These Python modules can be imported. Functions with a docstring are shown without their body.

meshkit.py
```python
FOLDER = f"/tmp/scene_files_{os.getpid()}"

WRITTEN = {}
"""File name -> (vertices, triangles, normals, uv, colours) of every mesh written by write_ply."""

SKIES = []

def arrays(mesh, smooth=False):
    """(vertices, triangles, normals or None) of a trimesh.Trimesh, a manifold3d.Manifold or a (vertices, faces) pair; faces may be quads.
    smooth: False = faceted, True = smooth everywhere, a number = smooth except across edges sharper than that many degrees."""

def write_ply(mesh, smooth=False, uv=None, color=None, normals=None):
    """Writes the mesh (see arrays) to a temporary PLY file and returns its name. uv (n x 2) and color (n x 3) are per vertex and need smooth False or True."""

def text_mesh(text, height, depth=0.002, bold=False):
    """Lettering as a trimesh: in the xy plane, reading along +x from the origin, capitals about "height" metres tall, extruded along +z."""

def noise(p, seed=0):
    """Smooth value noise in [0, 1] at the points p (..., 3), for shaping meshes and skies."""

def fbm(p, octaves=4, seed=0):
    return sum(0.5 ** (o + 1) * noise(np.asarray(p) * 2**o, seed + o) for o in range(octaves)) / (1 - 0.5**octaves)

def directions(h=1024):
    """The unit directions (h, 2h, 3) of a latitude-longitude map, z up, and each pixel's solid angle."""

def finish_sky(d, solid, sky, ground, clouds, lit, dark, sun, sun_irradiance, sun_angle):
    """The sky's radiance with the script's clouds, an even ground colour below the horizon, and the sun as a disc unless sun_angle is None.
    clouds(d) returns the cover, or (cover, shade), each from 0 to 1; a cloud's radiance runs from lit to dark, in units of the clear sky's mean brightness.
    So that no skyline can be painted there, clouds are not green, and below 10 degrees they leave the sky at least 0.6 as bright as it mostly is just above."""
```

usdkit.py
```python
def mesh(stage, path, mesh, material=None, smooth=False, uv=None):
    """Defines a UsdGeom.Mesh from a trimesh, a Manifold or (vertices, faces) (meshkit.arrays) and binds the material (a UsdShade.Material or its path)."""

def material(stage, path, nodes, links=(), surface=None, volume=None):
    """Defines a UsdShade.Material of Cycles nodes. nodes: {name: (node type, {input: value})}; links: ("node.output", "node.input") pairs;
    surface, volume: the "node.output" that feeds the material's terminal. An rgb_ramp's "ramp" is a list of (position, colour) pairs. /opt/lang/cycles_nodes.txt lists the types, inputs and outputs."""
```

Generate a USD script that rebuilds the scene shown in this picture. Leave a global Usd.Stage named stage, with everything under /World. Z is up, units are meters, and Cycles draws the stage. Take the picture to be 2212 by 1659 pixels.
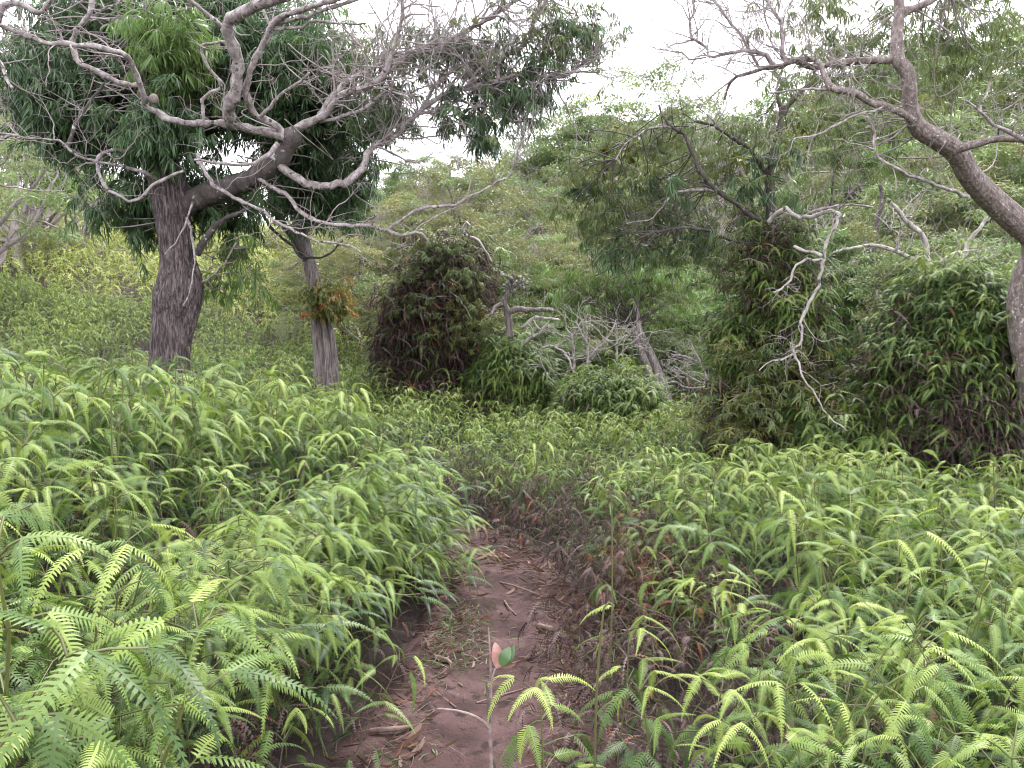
import math
import numpy as np
import trimesh
from scipy.interpolate import PchipInterpolator
from pxr import Usd, UsdGeom, UsdLux, UsdShade, Gf, Vt, Sdf
import usdkit
import meshkit

# ------------------------------------------------------------------ camera, sky, light
stage = Usd.Stage.CreateInMemory()
UsdGeom.Xform.Define(stage, '/World')
FP, CX, CY = 1661.0, 1106.0, 829.5
EYE = np.array([0.0, 0.0, 1.62])
TH = math.radians(3.9)
cam = UsdGeom.Camera.Define(stage, '/World/camera')
cam.CreateFocalLengthAttr(26.0)
cam.CreateHorizontalApertureAttr(26.0 * 2212 / FP)
cam.CreateExposureAttr(2.3)
cam.AddTransformOp().Set(Gf.Matrix4d().SetRotate(Gf.Rotation(Gf.Vec3d(1, 0, 0), 90 - math.degrees(TH))) * Gf.Matrix4d().SetTranslate(Gf.Vec3d(*EYE)))

SUN_EL, SUN_ROT = 1.05, 0.5
HAZE = .0038
dome = UsdLux.DomeLight.Define(stage, '/World/sky')
skym = usdkit.material(stage, '/World/Looks/sky', {
    "sky": ("sky_texture", {"sky_type": "single_scattering", "sun_disc": False, "sun_elevation": SUN_EL, "sun_rotation": SUN_ROT}),
    "tc": ("texture_coordinate", {}),
    "n": ("noise_texture", {"scale": 2.2, "detail": 4.0, "roughness": 0.5}),
    "cloud": ("rgb_ramp", {"ramp": [(0.25, (6.2, 6.2, 6.75)), (0.75, (9.2, 9.1, 9.5))]}),
    "mx": ("mix", {"fac": 0.93}),
    "b": ("background_shader", {"strength": 0.1})},
    [("tc.generated", "n.vector"), ("n.fac", "cloud.fac"), ("sky.color", "mx.color1"), ("cloud.color", "mx.color2"), ("mx.color", "b.color")], surface="b.background")
UsdShade.MaterialBindingAPI.Apply(dome.GetPrim()).Bind(skym)
sun = UsdLux.DistantLight.Define(stage, '/World/sun')
sun.CreateNormalizeAttr(True); sun.CreateIntensityAttr(0.4); sun.CreateAngleAttr(14.0); sun.CreateColorAttr(Gf.Vec3f(1.0, 0.97, 0.92))
sv = Gf.Vec3d(math.sin(SUN_ROT) * math.cos(SUN_EL), math.cos(SUN_ROT) * math.cos(SUN_EL), math.sin(SUN_EL))
sun.AddTransformOp().Set(Gf.Matrix4d().SetRotate(Gf.Rotation(Gf.Vec3d(0, 0, 1), sv)))


# ------------------------------------------------------------------ helpers
def at(px, py, d):
    """The point at distance d (metres along y) that the camera's ray through a picture point reaches."""
    u, v = (np.asarray(px, float) - CX) / FP, (CY - np.asarray(py, float)) / FP
    s = d / (math.cos(TH) + v * math.sin(TH))
    return np.stack(np.broadcast_arrays(s * u, np.asarray(d, float), EYE[2] + s * (v * math.cos(TH) - math.sin(TH))), -1)


def sstep(a, b, x):
    t = np.clip((np.asarray(x, float) - a) / (b - a), 0, 1)
    return t * t * (3 - 2 * t)


def unit(v):
    v = np.asarray(v, float)
    return v / (np.linalg.norm(v, axis=-1, keepdims=True) + 1e-12)


USED = {}


def numbered(parent, name):
    k = (parent, name)
    i = USED.get(k, 0); USED[k] = i + 1
    return f'{parent}/{name}' if i == 0 else f'{parent}/{name}_{i:03d}'


def tag(prim, label=None, cat=None, group=None, kind=None):
    for k, v in (('label', label), ('category', cat), ('group', group), ('kind', kind)):
        if v:
            prim.SetCustomDataByKey(k, v)
    return prim


def thing(name, label, cat, loc=(0, 0, 0), yaw=None, scale=None, group=None, ref=None, tilt=None):
    x = UsdGeom.Xform.Define(stage, numbered('/World', name))
    x.AddTranslateOp().Set(Gf.Vec3d(*map(float, loc)))
    if tilt is not None:
        x.AddRotateXOp().Set(float(tilt[0])); x.AddRotateYOp().Set(float(tilt[1]))
    if yaw is not None:
        x.AddRotateZOp().Set(float(math.degrees(yaw)))
    if scale is not None:
        x.AddScaleOp().Set(Gf.Vec3f(*map(float, np.broadcast_to(scale, 3))))
    tag(x.GetPrim(), label, cat, group)
    if ref:
        x.GetPrim().GetReferences().AddInternalReference(ref)
        x.GetPrim().SetInstanceable(True)
    return x.GetPrim()


class MB:
    """Collects shapes that become ONE mesh."""
    def __init__(s): s.v, s.f, s.n, s.t = [], [], 0, []

    def add(s, v, f, tone=.5):
        s.t.append(np.full(len(v), tone, np.float32)); s.v.append(np.asarray(v, float)); s.f.append(np.asarray(f, int) + s.n); s.n += len(v)
        return s

    def tube(s, pts, rad, sides=6, lump=0.0, rng=None):
        p = np.asarray(pts, float); n = len(p)
        r = np.broadcast_to(np.asarray(rad, float), (n,))
        t = unit(np.gradient(p, axis=0))
        a = np.zeros((n, 3)); a[0] = unit(np.cross(t[0], [0, 0, 1.0] if abs(t[0, 2]) < .9 else [1.0, 0, 0]))
        for i in range(1, n):
            a[i] = unit(a[i - 1] - t[i] * (a[i - 1] @ t[i]))
        b = np.cross(t, a)
        an = np.arange(sides) * 2 * np.pi / sides
        rr = r[:, None] * np.ones(sides)
        if lump and rng is not None:
            rr = rr * (1 + lump * rng.normal(size=rr.shape))
        v = p[:, None] + rr[..., None] * (np.cos(an)[None, :, None] * a[:, None] + np.sin(an)[None, :, None] * b[:, None])
        i, j = np.meshgrid(np.arange(n - 1), np.arange(sides), indexing='ij')
        q = np.stack([i * sides + j, i * sides + (j + 1) % sides, (i + 1) * sides + (j + 1) % sides, (i + 1) * sides + j], -1).reshape(-1, 4)
        f = np.vstack([q[:, [0, 1, 2]], q[:, [0, 2, 3]]])
        v = np.vstack([v.reshape(-1, 3), p[-1] + t[-1] * r[-1] * .8, p[0]])
        e = np.arange(sides)
        f = np.vstack([f, np.stack([(n - 1) * sides + e, (n - 1) * sides + (e + 1) % sides, np.full(sides, n * sides)], 1),
                       np.stack([(e + 1) % sides, e, np.full(sides, n * sides + 1)], 1)])
        return s.add(v, f)

    def build(s, name, mat, parent='/World', smooth=True, kind=None, label=None):
        if not s.n:
            return None
        par = parent if isinstance(parent, str) else str(parent.GetPath())
        m = usdkit.mesh(stage, numbered(par, name), (np.vstack(s.v), np.vstack(s.f)), mat, smooth=smooth)
        m.CreateDoubleSidedAttr(True)
        if len({float(t[0]) for t in s.t if len(t)}) > 1:
            UsdGeom.PrimvarsAPI(m).CreatePrimvar('tone', Sdf.ValueTypeNames.FloatArray, 'vertex').Set(Vt.FloatArray.FromNumpy(np.concatenate(s.t)))
        return tag(m.GetPrim(), label, None, None, kind)


def resample(pts, vals, step):
    pts = np.asarray(pts, float)
    k = np.concatenate([[0], np.cumsum(np.linalg.norm(np.diff(pts, axis=0), axis=1) + 1e-9)])
    n = max(4, int(k[-1] / step) + 1)
    t = np.linspace(0, k[-1], n)
    return PchipInterpolator(k, pts)(t), PchipInterpolator(k, vals)(t)


def walk(p, d, L, rng, n=6, wig=.28, up=0.0):
    d = unit(d); out = [np.array(p, float)]
    for _ in range(n):
        d = unit(d + rng.normal(size=3) * wig + np.array([0, 0, up]))
        out.append(out[-1] + d * L / n)
    return np.array(out)


def twigs(B, pts, r, rng, n, L, depth, up=.04, wig=.3, ang=(35, 70), t0=.15, tips=None, rmin=.0025, sides=4, bias=None, rk=.011):
    """Grows gnarled side twigs along a limb, and twigs on those."""
    pts = np.asarray(pts); m = len(pts)
    for _ in range(n):
        x = (t0 + (1 - t0) * rng.random()) * (m - 1); i = min(int(x), m - 2); q = x - i
        p = pts[i] * (1 - q) + pts[i + 1] * q
        t = unit(pts[i + 1] - pts[i])
        perp = rng.normal(size=3) + (0 if bias is None else np.asarray(bias))
        perp = unit(perp - t * (perp @ t))
        a = math.radians(rng.uniform(*ang))
        l = L * rng.uniform(.45, 1.25)
        r0 = max(rmin, min(r[i] * .7, l * rk))
        k = max(4, min(9, int(l / .07)))
        w = walk(p, t * math.cos(a) + perp * math.sin(a), l, rng, k, wig, up)
        B.tube(w, np.linspace(r0, rmin * .7, len(w)), sides)
        if tips is not None:
            tips.append((w[-1], w[-1] - w[-2]))
            if depth == 0 and len(w) > 4:
                tips.append((w[len(w) // 2], w[-1] - w[-2]))
        if depth:
            twigs(B, w, np.linspace(r0, rmin, len(w)), rng, max(2, int(n * .0) + rng.integers(2, 5)), l * .55, depth - 1, up, wig, ang, .25, tips, rmin * .85, 3 if depth == 1 else sides, None, rk)


def quats(yaw, tilt, tdir):
    """Yaw about z, then tilt (radians) towards the azimuth tdir."""
    ax = np.stack([-np.sin(tdir), np.cos(tdir), np.zeros_like(tdir)], -1) * np.sin(tilt / 2)[:, None]
    c = np.cos(tilt / 2); cy, sy = np.cos(yaw / 2), np.sin(yaw / 2)
    w = c * cy - ax[:, 2] * sy
    x = ax[:, 0] * cy + ax[:, 1] * sy
    y = ax[:, 1] * cy - ax[:, 0] * sy
    z = c * sy + ax[:, 2] * cy
    return np.stack([w, x, y, z], -1)


def instancer(path, kinds, idx, pos, q, scale, label=None, cat=None, kind='stuff'):
    pi = UsdGeom.PointInstancer.Define(stage, path)
    targets = []
    for i, k in enumerate(kinds):
        x = UsdGeom.Xform.Define(stage, f'{path}/{k.rsplit("/", 1)[1]}')
        x.GetPrim().GetReferences().AddInternalReference(k)
        targets.append(x.GetPath())
    pi.CreatePrototypesRel().SetTargets(targets)
    pos = np.asarray(pos, np.float32)
    pi.CreatePositionsAttr(Vt.Vec3fArray.FromNumpy(np.ascontiguousarray(pos)))
    pi.CreateProtoIndicesAttr(Vt.IntArray.FromNumpy(np.ascontiguousarray(idx, np.int32)))
    pi.CreateOrientationsAttr(Vt.QuathArray([Gf.Quath(float(a), float(b), float(c), float(d)) for a, b, c, d in q]))
    sc = np.asarray(scale, np.float32); sc = np.repeat(sc[:, None], 3, 1) if sc.ndim == 1 else sc
    pi.CreateScalesAttr(Vt.Vec3fArray.FromNumpy(np.ascontiguousarray(sc)))
    return tag(pi.GetPrim(), label, cat, None, kind)


# ------------------------------------------------------------------ materials
def leafmat(name, ramp, rough=.5, trans=.3, spec=.4, nscale=.9, tone=False):
    n = {"o": ("object_info", {}), "g": ("geometry", {}), "nz": ("noise_texture", {"scale": nscale, "detail": 2.0}),
         "a": ("math", {"math_type": "multiply", "value2": .34}), "b": ("math", {"math_type": "multiply_add", "value2": .33}), "c": ("math", {"math_type": "multiply_add", "value2": .85}),
         "d": ("math", {"math_type": "subtract", "value2": .26}),
         "r": ("rgb_ramp", {"ramp": ramp}), "p": ("principled_bsdf", {"roughness": rough, "specular_ior_level": spec}),
         "hs": ("hsv", {"saturation": 1.1, "value": 1.25}), "t": ("translucent_bsdf", {}), "m": ("mix_closure", {"fac": trans})}
    l = [("g.position", "nz.vector"), ("o.random", "a.value1"), ("g.random_per_island", "b.value1"), ("a.value", "b.value3"), ("nz.fac", "c.value1"), ("b.value", "c.value3"), ("c.value", "d.value1"),
         ("d.value", "r.fac"), ("r.color", "p.base_color"), ("r.color", "hs.color"), ("hs.color", "t.color"), ("p.BSDF", "m.closure1"), ("t.BSDF", "m.closure2")]
    if tone:
        n['at'] = ("attribute", {"attribute": "tone"}); l[l.index(("g.random_per_island", "b.value1"))] = ("at.fac", "b.value1")
        n['b'] = ("math", {"math_type": "multiply_add", "value2": .85}); n['a'] = ("math", {"math_type": "multiply", "value2": .22}); n['d'] = ("math", {"math_type": "subtract", "value2": .46})
    return usdkit.material(stage, f'/World/Looks/{name}', n, l, surface="m.closure")


def barkmat(name, ramp, scale=(9, 9, 2.2), spots=None, bump=.5, dist=.02, rough=.85, fine=38):
    n = {"g": ("geometry", {}), "mp": ("mapping", {"scale": scale}), "nz": ("noise_texture", {"scale": 1.0, "detail": 6.0, "roughness": .65, "distortion": .6}),
         "r": ("rgb_ramp", {"ramp": ramp}), "nf": ("noise_texture", {"scale": fine, "detail": 3.0}),
         "ad": ("math", {"math_type": "multiply_add", "value2": .4}), "bp": ("bump", {"strength": bump, "distance": dist}),
         "p": ("principled_bsdf", {"roughness": rough, "specular_ior_level": .25})}
    l = [("g.position", "mp.vector"), ("mp.vector", "nz.vector"), ("g.position", "nf.vector"), ("nz.fac", "r.fac"), ("nf.fac", "ad.value1"), ("nz.fac", "ad.value3"), ("ad.value", "bp.height"), ("bp.normal", "p.normal")]
    if spots:
        n |= {"ns": ("noise_texture", {"scale": spots[1], "detail": 3.0}), "rs": ("rgb_ramp", {"ramp": [(spots[2], (0, 0, 0)), (spots[2] + .07, (1, 1, 1))]}), "mx": ("mix", {"color2": spots[0]})}
        l += [("g.position", "ns.vector"), ("ns.fac", "rs.fac"), ("rs.color", "mx.fac"), ("r.color", "mx.color1"), ("mx.color", "p.base_color")]
    else:
        l += [("r.color", "p.base_color")]
    return usdkit.material(stage, f'/World/Looks/{name}', n, l, surface="p.BSDF")


M = {}
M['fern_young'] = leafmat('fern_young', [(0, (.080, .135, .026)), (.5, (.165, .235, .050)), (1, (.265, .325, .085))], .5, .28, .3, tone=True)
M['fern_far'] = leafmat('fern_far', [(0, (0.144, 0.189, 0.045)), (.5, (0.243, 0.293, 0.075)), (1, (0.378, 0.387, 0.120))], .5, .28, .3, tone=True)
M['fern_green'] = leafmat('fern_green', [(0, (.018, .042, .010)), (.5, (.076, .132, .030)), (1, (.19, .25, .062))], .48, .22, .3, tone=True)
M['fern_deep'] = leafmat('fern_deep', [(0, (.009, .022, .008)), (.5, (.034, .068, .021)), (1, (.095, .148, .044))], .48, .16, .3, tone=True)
M['fern_dead'] = leafmat('fern_dead', [(0, (0.0136, 0.0078, 0.0073)), (.35, (0.0403, 0.0235, 0.0224)), (.65, (0.0868, 0.0560, 0.0549)), (.85, (0.1488, 0.1092, 0.1064)), (1, (0.1736, 0.0672, 0.0336))], .8, .12, .2, 2.0, tone=True)
M['fern_stem'] = leafmat('fern_stem', [(0, (.04, .03, .018)), (.6, (.09, .10, .03)), (1, (.17, .11, .05))], .5, 0.0)
M['koa_dark'] = leafmat('koa_dark', [(0, (0.0297, 0.0621, 0.0270)), (.5, (0.0648, 0.1161, 0.0432)), (1, (0.1485, 0.2025, 0.0675))], .42, .25, .45, .8)
M['koa_mid'] = leafmat('koa_mid', [(0, (0.056, 0.090, 0.031)), (.5, (0.118, 0.151, 0.050)), (1, (0.224, 0.224, 0.073))], .45, .3, .4, .9)
M['koa_light'] = leafmat('koa_light', [(0, (.06, .115, .03)), (.5, (.12, .19, .05)), (1, (.22, .28, .07))], .45, .3, .4)
M['koa_gold'] = leafmat('koa_gold', [(0, (.055, .065, .02)), (.5, (.125, .135, .034)), (1, (.25, .22, .055))], .45, .3, .4)
M['bush_mix'] = leafmat('bush_mix', [(0, (0.075, 0.105, 0.030)), (.35, (0.150, 0.180, 0.045)), (.6, (0.390, 0.165, 0.053)), (1, (0.630, 0.105, 0.045))], .45, .25, .4, 5.0)
M['far_green'] = leafmat('far_green', [(0, (0.0792, 0.1177, 0.0506)), (.5, (0.1595, 0.1991, 0.0825)), (1, (0.2728, 0.3069, 0.1254))], .5, .3, .35, .45)
M['far_olive'] = leafmat('far_olive', [(0, (0.0963, 0.1095, 0.0480)), (.5, (0.1870, 0.1923, 0.0776)), (1, (0.3170, 0.2783, 0.1195))], .5, .3, .35, .5)
M['far_bright'] = leafmat('far_bright', [(0, (0.0924, 0.1441, 0.0594)), (.5, (0.1925, 0.2530, 0.1001)), (1, (0.3124, 0.3663, 0.1463))], .5, .3, .35, .5)
M['grass'] = leafmat('grass', [(0, (.06, .085, .035)), (.5, (.13, .17, .06)), (1, (.25, .25, .12))], .5, .2)
M['bark_big'] = barkmat('bark_big', [(.33, (.016, .011, .012)), (.46, (.058, .043, .043)), (.58, (.13, .104, .104)), (.75, (.25, .215, .215))], (50, 50, 7), ((.30, .27, .27), 60.0, .68), 1.0, .04)
M['bark_limb'] = barkmat('bark_limb', [(.3, (.09, .07, .067)), (.48, (.20, .17, .168)), (.7, (.40, .365, .365))], (15, 15, 15), ((.05, .04, .039), 19.0, .60), .9, .016)
M['bark_right'] = barkmat('bark_right', [(.25, (.05, .036, .032)), (.5, (.15, .12, .11)), (.75, (.30, .265, .25))], (30, 30, 14), ((.40, .37, .35), 42.0, .62), .9, .02)
M['bark_dark'] = barkmat('bark_dark', [(.25, (.02, .016, .016)), (.55, (.07, .058, .055)), (.8, (.17, .15, .145))], (14, 14, 7), ((.32, .32, .30), 15.0, .64), .7, .015)
M['bark_grey'] = barkmat('bark_grey', [(.3, (.045, .036, .034)), (.5, (.15, .125, .12)), (.75, (.32, .29, .285))], (30, 30, 4), None, 1.0, .03)
M['twig'] = barkmat('twig', [(.3, (.12, .095, .09)), (.6, (.27, .235, .23)), (.8, (.36, .33, .33))], (5, 5, 5), None, .2, .004)
M['dead_white'] = barkmat('dead_white', [(.3, (.13, .11, .10)), (.55, (.33, .30, .285)), (.8, (.50, .47, .45))], (16, 16, 10), ((.06, .052, .05), 20.0, .60), .6, .01)
M['humus'] = barkmat('humus', [(.25, (.012, .009, .008)), (.55, (.035, .025, .022)), (.8, (.07, .05, .045))], (7, 7, 7), None, .8, .03, .95, 60)
M['soil'] = barkmat('soil', [(.3, (.020, .0105, .010)), (.5, (.050, .027, .026)), (.7, (.092, .055, .054))], (4, 4, 4), ((.022, .012, .011), 13.0, .57), .9, .022, .9, 90)
M['dry_leaf'] = leafmat('dry_leaf', [(0, (.05, .03, .022)), (.5, (.14, .075, .05)), (.85, (.27, .14, .08)), (1, (.36, .25, .18))], .6, .1, .3, 6.0)
M['stick'] = barkmat('stick', [(.3, (.07, .045, .04)), (.6, (.19, .13, .11)), (.8, (.32, .25, .22))], (20, 20, 20), None, .4, .004)


def plain(name, col, rough=.5, trans=0.0, c2=None, scale=14):
    n = {"g": ("geometry", {}), "nz": ("noise_texture", {"scale": scale, "detail": 3.0}), "r": ("rgb_ramp", {"ramp": [(.3, col), (.7, c2 or tuple(min(1, c * 1.35) for c in col))]}),
         "p": ("principled_bsdf", {"roughness": rough}), "t": ("translucent_bsdf", {}), "m": ("mix_closure", {"fac": trans})}
    return usdkit.material(stage, f'/World/Looks/{name}', n, [("g.position", "nz.vector"), ("nz.fac", "r.fac"), ("r.color", "p.base_color"), ("r.color", "t.color"), ("p.BSDF", "m.closure1"), ("t.BSDF", "m.closure2")], surface="m.closure")


M['sap_green'] = plain('sap_green', (.045, .09, .035), .3, .15, (.08, .13, .05), 40)
M['sap_pink'] = plain('sap_pink', (.27, .105, .105), .45, .25, (.36, .22, .18), 55)
M['sap_stem'] = plain('sap_stem', (.10, .066, .058), .6, 0.0, (.22, .165, .15), 60)
M['lichen'] = plain('lichen', (.12, .125, .105), .95, 0.0, (.27, .27, .235), 60)

# ------------------------------------------------------------------ terrain
PATH = np.array([(-.16, .6, .36), (-.17, 1.6, .36), (-.15, 2.7, .36), (-.06, 3.6, .33), (-.03, 4.2, .32), (-.10, 4.9, .34), (-.34, 5.5, .36), (-.72, 6.2, .34), (-1.15, 7.2, .32), (-1.5, 8.6, .3)])
_k = np.linspace(0, 1, 240); _kk = np.linspace(0, 1, len(PATH))
PC = PchipInterpolator(_kk, PATH)(_k)


def path_dist(x, y):
    """Distance to the path's edge (negative on the path)."""
    x, y = np.asarray(x, float), np.asarray(y, float)
    sh = x.shape; x, y = x.ravel(), y.ravel()
    out = np.full(x.shape, 9.0)
    near = (np.abs(x) < 4) & (y > -2) & (y < 11)
    d = np.hypot(x[near, None] - PC[:, 0], y[near, None] - PC[:, 1]) - PC[:, 2]
    out[near] = d.min(1)
    return out.reshape(sh)


def ground(x, y):
    x, y = np.asarray(x, float), np.asarray(y, float)
    left = .15 * np.log1p(np.exp((-x - 1.1) * 2.2)) / 2.2 * 1.0
    left = left + .28 * sstep(.6, 2.4, -x) * (1 - sstep(6, 10, y))
    right = -.14 * sstep(.8, 3.0, x) * (1 - sstep(5, 9, y)) - .12 * sstep(5, 9, y) * (1 - sstep(14, 20, y)) * sstep(-3, -1, x)
    A = 4.6 + 3.6 * sstep(2, 22, x)
    hill = A * sstep(13, 46, y) - 9 * sstep(58, 130, y) + 1.0 * sstep(11, 20, y) * sstep(1, 8, -x) * (1 - .7 * sstep(24, 40, y))
    p = np.stack([x * .35, y * .35, np.zeros_like(x)], -1)
    bump = (meshkit.fbm(p, 3, 5) - .5) * (.28 + .5 * sstep(12, 30, y)) * sstep(0, .5, path_dist(x, y))
    far = 1 - sstep(150, 380, np.hypot(x, y))
    return (left * (1 - .0 * y) + right + hill + bump) * far


def grid_mesh(xs, ys, fn):
    X, Y = np.meshgrid(xs, ys); Z = fn(X, Y)
    n, m = len(xs), len(ys)
    i, j = np.meshgrid(np.arange(m - 1), np.arange(n - 1), indexing='ij')
    q = np.stack([i * n + j, i * n + j + 1, (i + 1) * n + j + 1, (i + 1) * n + j], -1).reshape(-1, 4)
    return np.stack([X, Y, Z], -1).reshape(-1, 3), np.vstack([q[:, [0, 1, 2]], q[:, [0, 2, 3]]])


gx = np.concatenate([-np.geomspace(700, 5, 46)[:-1], np.linspace(-5, 5, 84), np.geomspace(5, 700, 46)[1:]])
gy = np.concatenate([-np.geomspace(700, 3, 24)[:-1], np.linspace(-3, 12, 110), np.geomspace(12, 900, 90)[1:]])
tag(MB().add(*grid_mesh(gx, gy, lambda x, y: ground(x, y) - .07 * (1 - sstep(-.1, .25, path_dist(x, y))))).build('ground', M['humus']), kind='structure')


def path_z(x, y):
    pd = path_dist(x, y)
    p = np.stack([x * 5, y * 5, 0 * x], -1); p2 = np.stack([x * 28, y * 28, 0 * x], -1)
    z = ground(x, y) + .012 + .05 * (meshkit.fbm(p, 3, 9) - .5) + .014 * (meshkit.fbm(p2, 2, 3) - .5) + .03 * sstep(-.3, 0, pd)
    return z - .16 * sstep(.05, .4, pd)


ss = np.linspace(-1, 1, 74)
rows = PchipInterpolator(_kk, PATH)(np.linspace(0, 1, 300))
tan = unit(np.gradient(rows[:, :2], axis=0)); nrm = np.stack([tan[:, 1], -tan[:, 0]], 1)
XY = rows[:, None, :2] + nrm[:, None] * (ss[None, :, None] * (rows[:, None, 2:3] + .38))
PZ = path_z(XY[..., 0], XY[..., 1])
_i, _j = np.meshgrid(np.arange(299), np.arange(73), indexing='ij')
_q = np.stack([_i * 74 + _j, _i * 74 + _j + 1, (_i + 1) * 74 + _j + 1, (_i + 1) * 74 + _j], -1).reshape(-1, 4)
tag(MB().add(np.concatenate([XY, PZ[..., None]], -1).reshape(-1, 3), np.vstack([_q[:, [0, 1, 2]], _q[:, [0, 2, 3]]])).build('dirt_path', M['soil']), kind='structure')


# ------------------------------------------------------------------ ferns: leaf fingers in forked pairs
def pinna(B, p, az, el, L, W, n, rng, droop=1.3, teeth=2, fold=.25):
    """One comb-like drooping leaf finger: a midrib with narrow teeth on both sides."""
    m = 9; tone = rng.random()
    t = np.linspace(0, 1, m)
    e = el - droop * t ** 1.15 + rng.normal() * .1
    a = az + rng.normal() * .18 * t
    d = np.stack([np.cos(e) * np.cos(a), np.cos(e) * np.sin(a), np.sin(e)], -1)
    c = np.asarray(p) + np.vstack([[0, 0, 0], np.cumsum((d[:-1] + d[1:]) / 2 * L / (m - 1), 0)])
    cs = PchipInterpolator(t, c)
    side0 = np.stack([-np.sin(a), np.cos(a), 0 * a], -1); roll = rng.normal() * .35
    up0 = np.cross(d, side0)
    sd = PchipInterpolator(t, side0 * math.cos(roll) + up0 * math.sin(roll)); up = PchipInterpolator(t, np.cross(d, side0 * math.cos(roll) + up0 * math.sin(roll)))
    dd = PchipInterpolator(t, d)
    # midrib
    s6 = np.linspace(0, 1, 6)
    w = .0022 * (1 - .7 * s6)[:, None]
    v = np.concatenate([cs(s6) - sd(s6) * w, cs(s6) + sd(s6) * w]); i = np.arange(5)
    B.add(v + up(np.r_[s6, s6]) * .0006, np.vstack([np.stack([i, i + 6, i + 7], 1), np.stack([i, i + 7, i + 1], 1)]), tone)
    k = np.repeat(np.linspace(.03, .985, n), 2) + rng.normal(size=2 * n) * .003
    sg = np.tile([-1.0, 1.0], n)[:, None]
    prof = np.minimum(1, .55 + k * 2.4) * np.clip(1.02 - k, 0, 1) ** .78
    w = (W / 2 * prof * (1 + .08 * rng.normal(size=2 * n)))[:, None]
    sp = L / n * .5 * .64
    ax, sv, uv, o = dd(k), sd(k), up(k), cs(k)
    out = unit(sv * sg + ax * (.28 + .35 * k[:, None]) - uv * 0)
    b0, b1 = o - ax * sp, o + ax * sp
    if teeth == 2:
        mid = o + out * w * .6 - uv * w * fold * .25
        tip = o + out * w - uv * w * fold + ax * w * .10
        v = np.stack([b0, b1, mid - ax * sp * .85, mid + ax * sp * .85, tip - ax * sp * .25, tip + ax * sp * .25], 1)
        f = np.array([[0, 1, 3], [0, 3, 2], [2, 3, 5], [2, 5, 4]])
    else:
        tip = o + out * w - uv * w * fold
        v = np.stack([b0, b1, tip - ax * sp * .4, tip + ax * sp * .4], 1)
        f = np.array([[0, 1, 3], [0, 3, 2]])
    kk = v.shape[1]
    B.add(v.reshape(-1, 3), (f[None] + kk * np.arange(2 * n)[:, None, None]).reshape(-1, 3), tone)


def fork(B, S, p, az, rng, L, W, n, teeth, rach=.06, el=.35, droop=1.4, spread=.62, pe=None):
    """A short stalk that ends in a V of two leaf fingers."""
    e = el + rng.normal() * .15
    q = np.asarray(p) + rach * np.array([math.cos(az) * math.cos(e), math.sin(az) * math.cos(e), math.sin(e)])
    S.tube(np.array([p, (np.asarray(p) + q) / 2 + [0, 0, .004], q]), [.0022, .002, .0016], 3)
    for s in (-1, 1):
        pinna(B, q, az + s * spread * rng.uniform(.7, 1.3), (el * .8 if pe is None else pe) + rng.normal() * .18, L * rng.uniform(.8, 1.15), W * rng.uniform(.9, 1.1), n, rng, droop * rng.uniform(.8, 1.25), teeth)


def cls(name):
    return str(stage.CreateClassPrim(f'/World/{name}').GetPath())


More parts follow.
